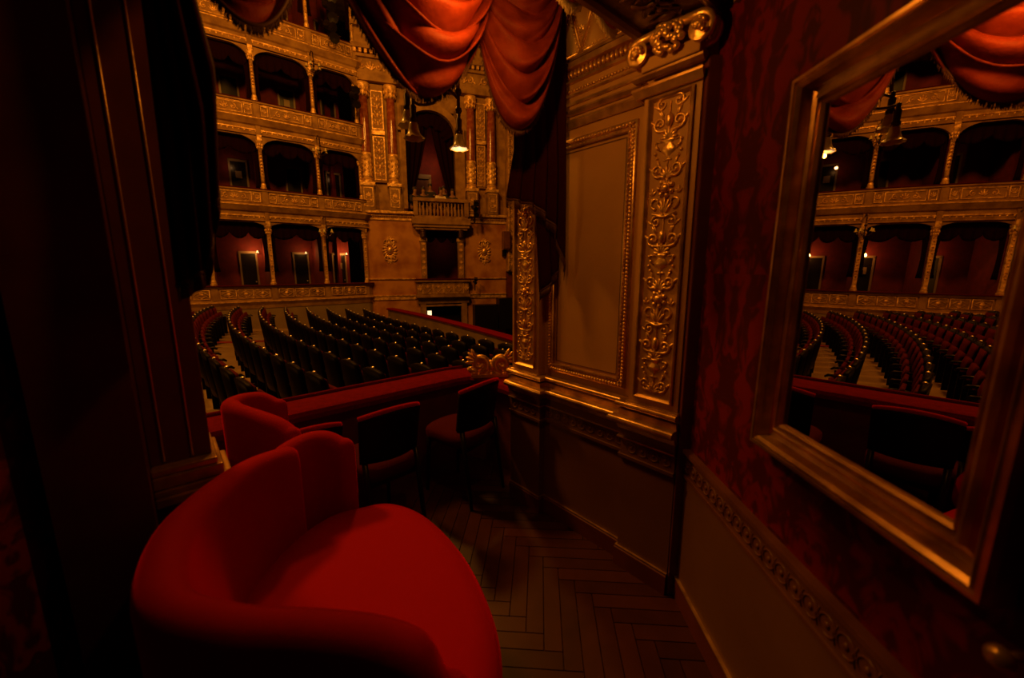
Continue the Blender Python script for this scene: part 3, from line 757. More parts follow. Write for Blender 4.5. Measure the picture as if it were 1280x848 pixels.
def small_chair(label, u, n, rot, wd=.36, hb=.78, zs=.46, sc=1.0):
    r = thing('side_chair', label, 'chair', W(u, n, 0), ANG+rot, 'small dark chairs lined up at the parapet')
    h = wd/2
    o = MB()
    # curved upholstered back with a dark shell; top edge rolled in red velvet
    def bk(i, j):
        x = -1+2*i/16; z = .50+(hb-.50-.03*x*x)*j/8 - 0.0
        return (x*h*(1-.06*(1-j/8)), -.055*(x*x)*-1-.04*(j/8), z)
    o.grid(bk, 17, 9); bk_ = o.build('backrest', M['seatback'], r, smooth=True, solid=.035)
    o = MB(); o.tube([(x*h, .055*x*x-.04, hb-.03*x*x+.004) for x in [-1+i/10 for i in range(21)]], .016, 8); o.build('top_roll', M['velvet'], bk_, smooth=True)['label'] = 'red velvet rolled top edge'
    o = MB(); cushion(o, [(-h*.9, .02), (-h, .20), (-h*.8, .36), (0, .40), (h*.8, .36), (h, .20), (h*.9, .02), (0, -.01)], zs, zs-.07, .02, 5, .02); o.build('seat', M['velvet_dark'], r, smooth=True)
    for (x, y, y2) in ((-h*.88, .02, -.05), (h*.88, .02, -.05), (-h*.8, .33, .36), (h*.8, .33, .36)):
        o = MB(); top = .5 if y < .1 else zs-.05
        o.tube([(x, y, top), (x, (y+y2)/2, top*.5), (x*1.03, y2, 0)], [.016, .014, .011], 8); o.build('leg', M['blackwood'], r, smooth=True)
    o = MB(); o.box(-h*.85, h*.85, .02, .05, zs-.11, zs-.06); o.box(-h*.8, h*.8, .32, .35, zs-.11, zs-.06); o.build('seat_rail', M['blackwood'], r, bevel=.004)
    return r
small_chair('dark side chair standing in front of the gilt cartouche, nearest the carved pilaster', 1.45, 1.97, radians(14), .37, .785)
small_chair('dark side chair with a curved red top edge at the middle of the parapet', .83, 1.93, radians(4), .34, .775)
small_chair('low dark side chair half hidden behind the red armchairs', .50, 2.10, radians(-6), .24, .71, .42)

# =====================================================================================
#  AUDITORIUM
# =====================================================================================
nodes = [(6.56, 16.78), (4.92, 16.80), (3.08, 16.88), (1.32, 17.10), (-.42, 17.5), (-2.12, 18.05), (-3.75, 18.75), (-5.3, 19.6), (-6.8, 20.6)]
NB = len(nodes)-1
pathF = [Vector((u, n, 0)) for u, n in nodes[::-1]]
smooth = catmull(pathF, 6)
fpath = [(p.x, p.y) for p in smooth]
endp = [(6.70, 16.86), (6.74, 17.1)]
LEDGE = [.90, 4.24, 7.10, 9.90]
TIER = ['ground tier', 'second tier', 'third tier', 'top tier']
def bay_T(k, fwd=0.0):
    a = Vector(nodes[k+1]); b = Vector(nodes[k]); d = (b-a); L = d.length; d.normalize(); nv = Vector((d.y, -d.x))
    return a, d, nv, L
for ti, zl in enumerate(LEDGE):
    full = fpath+endp
    root = thing('balcony_front', 'gilt stucco balcony front of the %s across the auditorium' % TIER[ti], 'balcony', (0, 0, 0), ANG, 'balcony fronts of the opposite tiers')
    base = MB()
    if ti == 0:
        prof = [(-.2, zl-.04), (.08, zl-.04), (.08, zl-.10), (.02, zl-.12), (.02, zl-.52), (.08, zl-.56), (.10, zl-.62), (.04, zl-.72), (.02, zl-.84), (-.2, zl-.84)]
    else:
        prof = [(-.2, zl-.04), (.12, zl-.04), (.12, zl-.09), (.05, zl-.12), (.05, zl-.50), (.12, zl-.54), (.15, zl-.60), (.06, zl-.76), (.0, zl-.80), (.0, zl-.86), (.03, zl-.88), (.02, zl-1.06), (.07, zl-1.10), (-.2, zl-1.12)]
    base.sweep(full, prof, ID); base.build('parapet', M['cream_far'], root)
    o = MB(); o.sweep(full, [(-.22, zl-.04), (-.22, zl), (.10, zl), (.14, zl-.02), (.13, zl-.04)], ID); o.build('armrest', M['velvet_dark'], root)
    o = MB()
    if ti:
        for q, p in enumerate(fpath):
            pass
        o.sweep(full, [(.02, zl-.90), (.055, zl-.92), (.055, zl-.95), (.02, zl-.97)], ID)
        o.sweep(full, [(.05, zl-.115), (.075, zl-.12), (.075, zl-.135), (.05, zl-.14)], ID)
        o.sweep(full, [(.13, zl-.55), (.165, zl-.565), (.165, zl-.585), (.13, zl-.60)], ID)
    else:
        o.sweep(full, [(.08, zl-.57), (.115, zl-.585), (.115, zl-.60), (.08, zl-.62)], ID)
    o.build('gilt_moulding', M['gilt_far'], root)
    for k in range(NB-1):
        a, d, nv, L = bay_T(k)
        off = .055 if ti else .025
        # bow of the smooth path relative to the chord is small; lift panels slightly
        def T(x, b, c=0.0, a=a, d=d, nv=nv, off=off, L=L, zl=zl):
            bow = .0
            p = a+d*x+nv*(c+off+.012)
            return (p.x, p.y, zl-.31+b)
        o = MB()
        fr = lambda x0, x1, h: o.sweep(frame_path(x0, x1, -h, h), [(-.012, 0), (-.012, .018), (.012, .018), (.012, 0)], T, closed=True)
        if ti == 0:
            x = .12; nP = 3; wP = (L-.24)/nP
            for q in range(nP):
                x0 = x+wP*q+.03; x1 = x+wP*(q+1)-.03; cx = (x0+x1)/2
                fr(x0, x1, .15)
                o.tube([(x0+.03, 0, .01), (cx, .12, .01), (x1-.03, 0, .01), (cx, -.12, .01)], .012, 4, T, closed=True)
                o.ell((cx, 0, .01), (.07, .05, .03), 8, 4, T); leaf_fan(o, T, cx, .02, .10, .015, 5, .8); leaf_fan(o, T, cx, -.02, .10, .015, 5, .8, True)
        else:
            fr(.14, .34, .15); fr(.40, L-.40, .15); fr(L-.34, L-.14, .15)
            small_scrolls(o, T, .46, L-.46, 0, .25, .020)
            for cx in (.24, L-.24): leaf_fan(o, T, cx, -.06, .16, .016, 5, .8)
            for q in range(int(L/.16)):
                o.ell((.1+q*.16, -.67, -.035), (.03, .045, .03), 6, 4, T)
        o.build('relief_panel', M['gilt_far'], root, smooth=True)
    # pedestal blocks at each column
    for k in range(1, NB):
        a0, d0, n0v, _ = bay_T(k-1); u, n = nodes[k]
        o = MB(); Tq = lambda x, y, z, u=u, n=n, d=d0, nv=n0v: (u+d.x*x+nv.x*y, n+d.y*x+nv.y*y, z)
        dd = .10 if ti else .06
        o.box(-.09, .09, 0, dd, zl-.52, zl-.06, Tq)
        if ti: o.box(-.07, .07, 0, .07, zl-1.10, zl-.80, Tq)
        o.build('pedestal', M['cream_far'], root)

# olive wall below the ground tier
struct(MB().sweep(fpath+[(6.70, 16.86)], [(-.15, -1.5), (-.15, .08), (.0, .08), (.0, -1.5)], ID).build('wall_stalls', M['olive'], rz=ANG), 'plain olive wall at the foot of the ground tier behind the stalls')
# back walls and floors of the tiers
for ti, zl in enumerate(LEDGE):
    deep = [(p[0], p[1]) for p in fpath+[(6.75, 16.9)]]
    zf = zl-.95; zc = (LEDGE[ti+1]-1.08) if ti < 3 else 12.3
    struct(MB().sweep(deep, [(-1.75, zf), (-1.75, zc), (-1.65, zc), (-1.65, zf)], ID).build('wall_back_boxes', M['redwall'], rz=ANG), 'dark red back wall of the %s boxes' % TIER[ti])
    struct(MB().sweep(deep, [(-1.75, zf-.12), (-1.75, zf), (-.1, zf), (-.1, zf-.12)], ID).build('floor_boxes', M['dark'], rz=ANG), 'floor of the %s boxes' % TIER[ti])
# columns with capitals, arches, partitions, valances, doors
def tier_column(zb, zt, square=False):
    r = thing('box_column', 'x', 'column'); H = zt-zb
    o = MB()
    if square: o.box(-.055, .055, -.055, .055, .18, H-.42)
    else: o.lathe([(.065, .18), (.060, .5), (.052, H-.42)], seg=10)
    o.build('shaft', M['gilt_far'], r, smooth=not square)
    o = MB(); o.lathe([(.10, 0), (.10, .06), (.075, .08), (.085, .12), (.07, .18), (0, .18)], seg=10); o.build('base', M['gilt_far'], r, smooth=True, auto=True)
    o = MB()
    for q in range(8):
        an = q*pi/4
        for (rr, z, s_) in ((.075, .03, .035), (.095, .11, .04)):
            o.ell((cos(an)*rr, sin(an)*rr, H-.42+z), (.026, .026, s_+.02), 6, 4)
    o.lathe([(.055, H-.42), (.06, H-.40), (.07, H-.28), (.12, H-.2), (.12, H-.16), (.0, H-.16)], seg=10)
    o.box(-.07, .07, -.12, .10, H-.17, H)
    o.build('capital', M['gilt_far'], r, smooth=True, auto=True)
    o = MB()
    for q in range(7):
        z = .5+q*(H-1.1)/6
        o.ell((0, -.056, z), (.032, .05, .03), 6, 4)
        for sg in (-1, 1): o.ell((sg*.03, -.05, z+.09), (.02, .03, .02), 5, 3)
    o.build('carved_relief', M['gilt'], r, smooth=True)
    return r
def arch_mb(L, z0, z1, th=.05):
    # spandrel with a flattened arch opening below
    mb = MB(); k = 24
    def fn(i, j):
        x = L*i/(k-1); t = 2*i/(k-1)-1; low = z0+(z1-z0)*(1-abs(t)**2.8)**.5 if abs(t) < 1 else z0
        return [(x, -th, min(low, z1-.02)), (x, -th, z1), (x, th, z1), (x, th, min(low, z1-.02))][j]
    mb.grid(fn, k, 4, cv=True); return mb
def valance_mb(L, seed):
    rnd = random.Random(seed); mb = MB(); k = 64; peaks = 2+seed % 2
    def fn(i, j):
        x = .06+(L-.12)*i/(k-1); t = j/6; f = (i/(k-1)*peaks) % 1.0
        drop = .34+.22*sin(pi*f)**.7
        return (x, .15+.035*sin(x*26)*t, -drop*t)
    mb.grid(fn, k, 7)
    for sg in (0, 1):       # side panels of the curtain
        def g(i, j, sg=sg):
            s = i/11; wv = .22*(1-.45*sin(pi*min(1, j/9*.8))); x = .07+s*wv if sg == 0 else L-.07-s*wv
            return (x, .16+.025*sin(s*18), -1.72*j/9)
        mb.grid(g, 12, 10)
    return mb
protos = {}
for ti in range(4):
    zl = LEDGE[ti]; zt = (LEDGE[ti+1]-1.10) if ti < 3 else 12.2
    for k in range(0, NB):
        u, n = nodes[k]
        if k == 0:
            u, n = u-.02, n+.08
        a, d, nv, L = bay_T(max(0, k-1)); rz = math.atan2(d.y, d.x)
        if ti not in protos:
            c = tier_column(zl, zt, ti == 0); protos[ti] = c
        else: c = copy_tree(protos[ti])
        p = Vector((u, n))-nv*.02
        c.location = W(p.x, p.y, zl); c.rotation_euler.z = ANG+rz
        c['group'] = 'gilt columns between the opposite boxes'
        c['label'] = 'slim gilt column on the %s, %s from the marble stage box wall' % (TIER[ti], ordinal(k))
        if k == 0: continue
        # bay k-1: from node k to node k-1
        a, d, nv, L = bay_T(k-1); rz = math.atan2(d.y, d.x)
        oloc = W(a.x, a.y, 0); bay_name = '%s box of the %s, counted from the stage box' % (ordinal(k-1), TIER[ti])
        if k <= NB-1 or True:
            if ti == 0: am = arch_mb(L, zt-.30, zt-.02, .03)
            else: am = arch_mb(L, zt-.62, zt-.03, .045)
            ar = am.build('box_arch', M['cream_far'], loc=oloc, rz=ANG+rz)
            tag(ar, 'flat gilt arch over the %s' % bay_name, 'arch', 'arches over the opposite boxes')
            # partition between boxes
            struct(MB().box(-.04, .04, .15, 1.66, zl-.9, zt).build('wall_partition', M['redwall'], loc=oloc, rz=ANG+rz), 'red partition wall left of the %s' % bay_name)
            va = valance_mb(L, k+ti).build('box_curtain', M['curtain_black'], loc=(oloc.x, oloc.y, zt-.05), rz=ANG+rz, smooth=True, solid=.01)
            tag(va, 'dark scalloped curtain framing the %s' % bay_name, 'curtain', 'curtains of the opposite boxes')
            dx = L*(.62 if k % 2 else .70)
            dr = thing('box_door', 'dark door in a pale casing at the back of the %s' % bay_name, 'door', W(*(a+d*dx-nv*1.64), zl-.93), ANG+rz, 'doors at the back of the opposite boxes')
            hgt = 2.15
            o = MB(); o.box(-.30, -.24, -.05, 0, 0, hgt); o.box(.24, .30, -.05, 0, 0, hgt); o.box(-.30, .30, -.05, 0, hgt-.06, hgt+.02); o.build('casing', M['doorcream'], dr)
            o = MB(); o.box(-.24, .24, -.02, 0, 0, hgt-.06); lf_ = o.build('leaf', M['blackwood'], dr)
            o = MB(); o.ell((.18, -.04, 1.0), (.03, .03, .03), 8, 5); o.build('door_knob', M['brass'], lf_, smooth=True)
            if (k+ti) % 3 == 1:
                o = MB(); o.box(-.10, .10, -.06, -.045, 1.5, 1.75); pl = o.build('door_window', M['doorcream'], lf_)
# lamps inside the ground tier boxes
for k in range(0, 6):
    a, d, nv, L = bay_T(k); p = a+d*(L*.75)-nv*1.25
    pw = [20, 7, 16, 16, 14, 14][k]
    point_light('box_lamp_light', W(p.x, p.y, LEDGE[0]+1.25), pw*1.0, .05, (1, .40, .08))
    if k < 4:
        sc_ = thing('wall_sconce', 'tiny lit sconce in the %s box of the ground tier, counted from the stage box' % ordinal(k), 'lamp', W(*(a+d*(L*.80)-nv*1.62), LEDGE[0]+1.22), ANG+math.atan2(d.y, d.x), 'sconces in the ground tier boxes')
        o = MB(); bell(o, (0, -.12, .05), .05, .08); o.build('glass_shade', M['glow'], sc_, smooth=True)
        o = MB(); o.tube([(0, .0, 0), (0, -.08, .02), (0, -.12, .06)], .012, 6); o.build('arm', M['bronze'], sc_)
for (k, ti, f) in ((0, 0, .7), (0, 1, .6), (2, 1, .5)):
    if ti == 0: continue
    a, d, nv, L = bay_T(k); p = a+d*(L*f)-nv*1.2
    point_light('box_lamp_light', W(p.x, p.y, LEDGE[ti]+1.0), 1.6, .05, (1, .42, .12))

# bronze chandeliers with glass bells on the tier fronts
def girandole():
    r = thing('girandole', 'x', 'lamp')
    o = MB(); o.tube([(0, .1, .25), (0, -.15, .35), (0, -.32, .25), (0, -.34, 0)], .02, 6)
    o.tube([(0, -.34, .2), (0, -.34, -.45)], .018, 6)
    for zz in (-.05, -.2, -.4): o.ell((0, -.34, zz), (.045, .05, .045), 8, 5)
    o.ell((0, -.34, -.47), (.03, .06, .03), 6, 4)
    for q in range(5):
        an = q*2*pi/5+.3; c, s_ = cos(an), sin(an)
        o.tube([(0, -.34, -.30), (c*.12, -.34+s_*.12, -.38), (c*.22, -.34+s_*.22, -.28), (c*.23, -.34+s_*.23, -.16)], .010, 5)
    o.build('arm', M['bronze'], r, smooth=True)
    for q in range(5):
        an = q*2*pi/5+.3; c, s_ = cos(an), sin(an)
        o = MB(); bell(o, (c*.23, -.34+s_*.23, -.14), .055, .11); o.build('glass_shade', M['glass'], r, smooth=True)
    return r
g0 = None
for ti, ks in ((1, (1, 3, 5)), (2, (1, 3, 5)), (3, (1,))):
    for k in ks:
        g = girandole() if g0 is None else copy_tree(g0)
        g0 = g0 or g
        a, d, nv, L = bay_T(k-1)
        g.location = W(*(Vector(nodes[k])+nv*.10), LEDGE[ti]-1.15); g.rotation_euler.z = ANG+math.atan2(d.y, d.x)
        g['group'] = 'bronze bracket lamps hanging under the balcony fronts'
        g['label'] = 'bronze lamp with glass bells under the %s front, %s column from the stage box' % (TIER[ti], ordinal(k))

# spotlights cluster on the top tiers (dark theatre lanterns)
def spotlight_cluster(label, loc, rz, n=3, s=1.0):
    r = thing('stage_lantern', label, 'stage light', loc, rz, 'dark stage lanterns')
    o = MB(); o.box(-.04*s, .04*s, -.04*s, .04*s, -.7*s, .5*s); o.build('pole', M['blackwood'], r)
    for i in range(n):
        z = .42*s-i*.28*s; x = (-.12 if i % 2 else .12)*s
        ax = Vector((.35 if i % 2 else -.25, -.75, -.5)).normalized(); e1 = ax.orthogonal().normalized(); e2 = ax.cross(e1)
        o = MB(); o.lathe([(.08*s, 0), (.12*s, .04*s), (.12*s, .30*s), (.15*s, .34*s), (.0, .32*s)], seg=12, T=lambda a, b, c, x=x, z=z, ax=ax, e1=e1, e2=e2: tuple(Vector((x, -.08*s, z))+e1*a+e2*b+ax*c))
        lb_ = o.build('lantern_body', M['blackwood'], r, smooth=True, auto=True)
        o = MB(); o.tube([(x-.15*s, -.2*s, z), (0, 0, z+.05*s), (x+.15*s, -.2*s, z)], .014*s, 5); o.build('yoke', M['bronze'], lb_)
    return r

# ---------------------------------------------------------------- stage box wall
WANG = math.atan2(.303, .953)
P0 = Vector((-6.2, 17.14, 0))
def SW(s, y=0, z=0):
    return Vector((P0.x+cos(WANG)*s-sin(WANG)*y, P0.y+sin(WANG)*s+cos(WANG)*y, z))
def sbuild(mb, name, m, parent=None, **kw):
    if parent is not None: return mb.build(name, m, parent, **kw)
    return mb.build(name, m, loc=P0, rz=WANG, **kw)
OP0, OP1 = 1.86, 3.92
# marble wall with openings (upper box z 4.4..8.2 ; lower box 1.0..3.25 ; door below .15)
o = MB()
for (a, b, z0, z1) in ((0, 2.30, -1.6, 3.75), (4.15, 6.2, -1.6, 3.75), (2.30, 4.15, 3.22, 3.75), (2.30, 4.15, .15, 1.0)): o.box(a, b, 0, .35, z0, z1)
struct(sbuild(o, 'wall_stage_box_lower', M['marble']), 'ochre marble lower wall of the stage box beside the tiers')
o = MB()
for (a, b, z0, z1) in ((0, OP0, 3.75, 9.2), (OP1, 6.2, 3.75, 9.2), (OP0, OP1, 8.0, 9.2)): o.box(a, b, .12, .45, z0, z1)
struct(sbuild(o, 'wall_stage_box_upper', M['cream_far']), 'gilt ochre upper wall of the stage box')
o = MB()
for (z0, z1, d) in ((3.66, 3.76, .10), (3.76, 3.86, .22), (3.50, 3.58, .05), (1.02, 1.06, .06), (.14, .30, .05), (.30, .34, .09)):
    for (a, b) in ((0, 2.05), (4.45, 6.2)): o.box(a, b, -d, .05, z0, z1)
for q in range(70): 
    a = .05+q*.088
    if a < 2.0 or a > 4.5: o.ell((a, -.05, 3.62), (.025, .02, .03), 5, 3)
struct(sbuild(o, 'trim_21', M['gilt_far']), 'gilt string courses across the stage box wall')
# entablature above the columns
o = MB()
for (z0, z1, d) in ((8.75, 9.0, .18), (9.0, 9.55, .12), (9.55, 9.65, .25), (9.78, 9.95, .42), (9.95, 10.6, .1), (10.6, 10.75, .3), (10.75, 12.6, .05)): o.box(0, 6.2, -d, .45, z0, z1)
struct(sbuild(o, 'trim_22', M['cream_far']), 'heavy entablature over the red marble columns')
o = MB()
for q in range(31): o.box(.05+q*.2, .15+q*.2, -.36, -.2, 9.65, 9.78)
T = lambda a, b, c=0.0: (a, -.12-c, b)
for q in range(5): small_scrolls(o, T, .1+q*1.22, 1.2+q*1.22, 9.28, .42, .035)
struct(sbuild(o, 'trim_23', M['gilt_far'], smooth=False), 'dentils and gilt scroll frieze of the entablature')
# pedestals and columns
def marble_column(s, label, H=3.7, r=.185, zb=5.0):
    c = thing('marble_column', label, 'column', SW(s, -.02, 3.86), WANG, 'red marble columns of the stage box')
    o = MB(); o.box(-.24, .24, -.22, .14, 0, 1.02); o.build('pedestal', M['cream_far'], c)
    o = MB(); T = lambda a, b, c_=0.0: (a, -.22-c_, b)
    o.sweep(frame_path(-.17, .17, .14, .86), [(-.015, 0), (-.015, .02), (.015, .02), (.015, 0)], T, closed=True)
    scroll_pair(o, T, 0, .30, .14, .2, .028); leaf_fan(o, T, 0, .5, .2, .03, 5, .8)
    o.box(-.28, .28, -.26, .16, .96, 1.08)
    o.build('relief_panel', M['gilt_far'], c, smooth=False)
    z0 = 1.08
    o = MB(); o.lathe([(.25, z0), (.25, z0+.07), (.21, z0+.10), (.23, z0+.15), (.195, z0+.2), (0, z0+.2)], seg=20); o.build('base', M['gilt_far'], c, smooth=True, auto=True)
    o = MB(); o.lathe([(r, z0+.2), (r*1.02, z0+1.2), (r*.96, z0+2.4), (r*.86, z0+H-.45)], seg=20); o.build('shaft', M['redmarble'], c, smooth=True)
    o = MB(); o.lathe([(r+.012, z0+.2), (r+.02, z0+.25), (r+.012, z0+.3), (r+.014, z0+1.0), (r+.03, z0+1.05), (r+.03, z0+1.12), (r+.01, z0+1.16)], seg=20)
    for q in range(10):
        an = q*2*pi/10
        for zz in (.42, .62, .82): o.ell((cos(an)*(r+.01), sin(an)*(r+.01), z0+zz+.06*(q % 2)), (.03, .03, .07), 5, 4)
    o.build('gilt_sleeve', M['gilt_far'], c, smooth=True)
    o = MB(); zc = z0+H-.45
    o.lathe([(r*.86, zc), (r*.95, zc+.05), (r, zc+.2), (r*1.4, zc+.38), (r*1.45, zc+.48), (0, zc+.48)], seg=16)
    for q in range(10):
        an = q*2*pi/10
        for (rr, zz) in ((1.05, .1), (1.25, .25)): o.ell((cos(an)*r*rr, sin(an)*r*rr, zc+zz), (.045, .045, .10), 6, 4)
    o.build('capital', M['gilt_far'], c, smooth=True)
    return c
for s, l in ((.30, 'red marble column with gilt capital standing next to the tiers, outermost on the left'), (1.34, 'red marble column on the left side of the upper stage box opening'), (4.62, 'red marble column on the right side of the upper stage box opening'), (5.53, 'red marble column nearest the proscenium frame')):
    marble_column(s, l)
# gilt panels between the columns
for (a, b, l) in ((.60, 1.02, 'tall gilt relief panel between the two left marble columns'), (4.90, 5.24, 'tall gilt relief panel between the two right marble columns')):
    g = thing('relief_panel_tall', l, 'wall panel', SW((a+b)/2, .10, 5.0), WANG, 'tall gilt panels of the stage box wall')
    h = (b-a)/2
    MB().box(-h-.03, h+.03, -.10, .02, 0, 3.7).build('field', M['cream_far'], g)
    T = lambda x, z, c=0.0: (x, -.10-c, z)
    o = MB()
    for (z0, z1) in ((.1, 1.75), (2.05, 3.45)):
        o.sweep(frame_path(-h, h, z0, z1), [(-.02, 0), (-.02, .03), (.02, .03), (.02, 0)], T, closed=True)
        z = z0+.12
        while z < z1-.3:
            scroll_pair(o, T, 0, z, h*.75, .22, .03, 1, 9, 4); o.ell((0, z+.1, .02), (.04, .09, .03), 6, 4, T); z += .30
    o.box(-h-.04, h+.04, -.18, 0, 1.82, 1.98)
    o.build('carved_relief', M['gilt_far'], g, smooth=False)
# jambs and arch of the upper box
o = MB(); o.box(1.70, OP0, -.05, .45, 4.0, 7.4); o.box(OP1, 4.34, -.05, .45, 4.0, 7.4)
cx = (OP0+OP1)/2; R = (OP1-OP0)/2
def af(i, j):
    an = pi*i/20; rr = [R, R+.28][j % 2] if j < 2 else [R+.28, R][j-2]
    return (cx-rr*cos(an), -.05 if j < 2 else .45, 7.1+rr*.85*sin(an))
o.grid(lambda i, j: af(i, [0, 1, 2, 3][j]), 21, 4, cv=True)
o.box(OP0-.2, OP0, .12, .45, 7.0, 8.1); o.box(OP1, OP1+.2, .12, .45, 7.0, 8.1)
struct(sbuild(o, 'trim_24', M['cream_far']), 'arched surround of the upper stage box')
# interior of upper stage box
o = MB(); o.box(OP0-.3, OP1+.3, 2.4, 2.5, 3.6, 8.4)
struct(sbuild(o, 'wall_back_upper_stage_box', M['redwall']), 'red back wall inside the upper stage box')
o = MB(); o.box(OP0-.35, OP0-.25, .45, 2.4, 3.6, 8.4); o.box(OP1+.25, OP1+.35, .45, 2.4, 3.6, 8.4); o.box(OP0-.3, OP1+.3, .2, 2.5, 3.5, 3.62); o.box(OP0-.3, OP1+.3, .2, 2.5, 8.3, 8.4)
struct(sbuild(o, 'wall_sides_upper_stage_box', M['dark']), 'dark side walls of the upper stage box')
point_light('stage_box_lamp_light', SW(3.05, 1.5, 6.4), 16, .12, (1, .42, .12))
dr = thing('stage_box_door', 'pale framed door at the back of the upper stage box', 'door', SW(2.72, 2.38, 3.62), WANG)
o = MB(); o.box(-.42, -.3, -.1, 0, 0, 2.2); o.box(.3, .42, -.1, 0, 0, 2.2); o.box(-.42, .42, -.1, 0, 2.1, 2.3); o.build('casing', M['doorcream'], dr)
MB().box(-.3, .3, -.04, 0, 0, 2.1).build('leaf', M['brownwood'], dr)
def curtain_side(label, sg):
    o = MB(); k = 30
    def fn(i, j):
        s = i/(k-1); t = j/15
        # parted curtain: inner edge sweeps from the centre top to the jamb at the bottom
        inner = R*(.97*(1-(1-t)**0.55)) if False else R*(.02+.80*t**1.25)
        x = cx+sg*(inner+(R+.05-inner)*s); return (x, .30+.06*sin(s*22)*(1-.3*t), 7.75-3.45*t)
    o.grid(fn, k, 16); c = sbuild(o, 'stage_box_curtain', M['curtain_black'], smooth=True, solid=.012)
    return tag(c, label, 'curtain', 'parted curtains of the upper stage box')
curtain_side('dark parted curtain on the left side of the upper stage box', -1)
curtain_side('dark parted curtain on the right side of the upper stage box', 1)
o = MB()
def vf(i, j):
    an = pi*i/30; rr = R*(1-.42*j/6*(1+.18*sin(i*1.05)))
    return (cx-rr*cos(an), .22+.03*sin(i*2.1), 7.1+rr*.9*sin(an)-.25*j/6)
o.grid(vf, 31, 7)
tag(sbuild(o, 'box_valance', M['curtain_black'], smooth=True, solid=.012), 'dark draped valance filling the arch of the upper stage box', 'curtain')
# balustrade
bal = thing('stage_box_balustrade', 'stone balustrade with turned balusters on the front of the upper stage box', 'balustrade', SW(3.22, -.30, 3.62), WANG)
o = MB(); o.box(-1.25, 1.25, -.18, .5, -.28, .0); o.box(-1.20, 1.20, -.12, .5, -.40, -.28); o.box(-1.12, 1.12, -.06, .5, -.50, -.40); o.build('slab', M['cream_far'], bal, bevel=.02)
o = MB(); o.box(-1.18, 1.18, -.14, .14, .66, .80); o.box(-1.14, 1.14, -.10, .10, .0, .08); o.build('rail', M['cream_far'], bal, bevel=.01)
for x in (-1.08, 1.08): MB().box(x-.09, x+.09, -.12, .12, .08, .66).build('pier', M['cream_far'], bal)
bp = [(.03, .08), (.045, .1), (.03, .14), (.06, .26), (.055, .32), (.025, .44), (.035, .5), (.025, .54), (.045, .62), (.045, .66)]
bo = MB().lathe(bp, (0, 0, 0), 8).build('baluster', M['cream_far'], bal, smooth=True); bo.location = (-.90, -.02, 0)
for i in range(1, 13):
    c = bo.copy(); COL.objects.link(c); c.parent = bal; c.location = (-.90+.15*i, -.02, 0)
# lower box: ledge, pillars, interior
lb = thing('lower_stage_box_front', 'gilt panelled front of the lower stage box above the doorway', 'balcony', SW(3.22, -.10, .22), WANG)
o = MB(); o.box(-1.20, 1.20, -.25, .12, 0, .12); o.box(-1.14, 1.14, -.18, .12, .12, .68); o.box(-1.22, 1.22, -.27, .12, .68, .78); o.build('parapet', M['cream_far'], lb, bevel=.01)
o = MB(); T = lambda a, b, c=0.0: (a, -.18-c, b)
for q in range(4):
    x0 = -.92+q*.46; o.sweep(frame_path(x0+.02, x0+.44, .18, .62), [(-.012, 0), (-.012, .02), (.012, .02), (.012, 0)], T, closed=True)
    o.tube([(x0+.06, .40, .01), (x0+.23, .56, .01), (x0+.40, .40, .01), (x0+.23, .24, .01)], .014, 4, T, closed=True); leaf_fan(o, T, x0+.23, .4, .13, .02, 5, .8)
for x in (-1.03, 1.03): leaf_fan(o, T, x, .25, .3, .03, 5, .5)
o.build('relief_panel', M['gilt_far'], lb)
MB().box(-1.24, 1.24, -.30, .12, .78, .82).build('armrest', M['velvet_dark'], lb)
for x, l in ((2.42, 'left'), (4.06, 'right')):
    c = thing('carved_bracket_pillar', 'square gilt pillar with carved bracket on the %s of the lower stage box' % l, 'pillar', SW(x, -.05, 1.04), WANG, 'gilt pillars of the lower stage box')
    MB().box(-.12, .12, -.12, .1, 0, 1.75).build('shaft', M['cream_far'], c)
    o = MB(); T = lambda a, b, c_=0.0: (a, -.12-c_, b)
    for q in range(6): leaf_fan(o, T, 0, .12+q*.26, .17, .025, 5, .7)
    o.box(-.16, .16, -.16, .1, 1.62, 1.75); o.build('carved_relief', M['gilt_far'], c)
    o = MB(); o.box(-.12, .12, -.30, .1, 1.75, 2.10)
    for q in range(5): o.ell((0, -.32, 1.8+q*.07), (.12, .035, .06), 8, 4)
    o.build('bracket', M['bronze'], c, bevel=.03)
o = MB(); o.box(2.0, 4.5, 2.0, 2.1, .2, 3.5)
struct(sbuild(o, 'wall_back_lower_stage_box', M['redwall']), 'dark red back wall inside the lower stage box')
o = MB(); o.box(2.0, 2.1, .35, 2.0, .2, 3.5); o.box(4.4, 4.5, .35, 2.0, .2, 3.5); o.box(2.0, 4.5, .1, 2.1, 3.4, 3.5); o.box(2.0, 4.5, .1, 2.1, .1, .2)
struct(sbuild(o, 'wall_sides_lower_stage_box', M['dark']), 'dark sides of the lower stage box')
point_light('lower_box_lamp_light', SW(3.5, 1.2, 2.6), 1.8, .06, (1, .40, .12))
o = MB()
def lf(i, j):
    s = i/39; t = j/6; f = (s*3) % 1
    return (2.5+1.5*s, .12+.02*sin(s*60), 3.25-(.42+.22*sin(pi*f))*t)
o.grid(lf, 40, 7); tag(sbuild(o, 'box_valance', M['curtain_black'], smooth=True, solid=.01), 'dark scalloped valance at the top of the lower stage box', 'curtain')
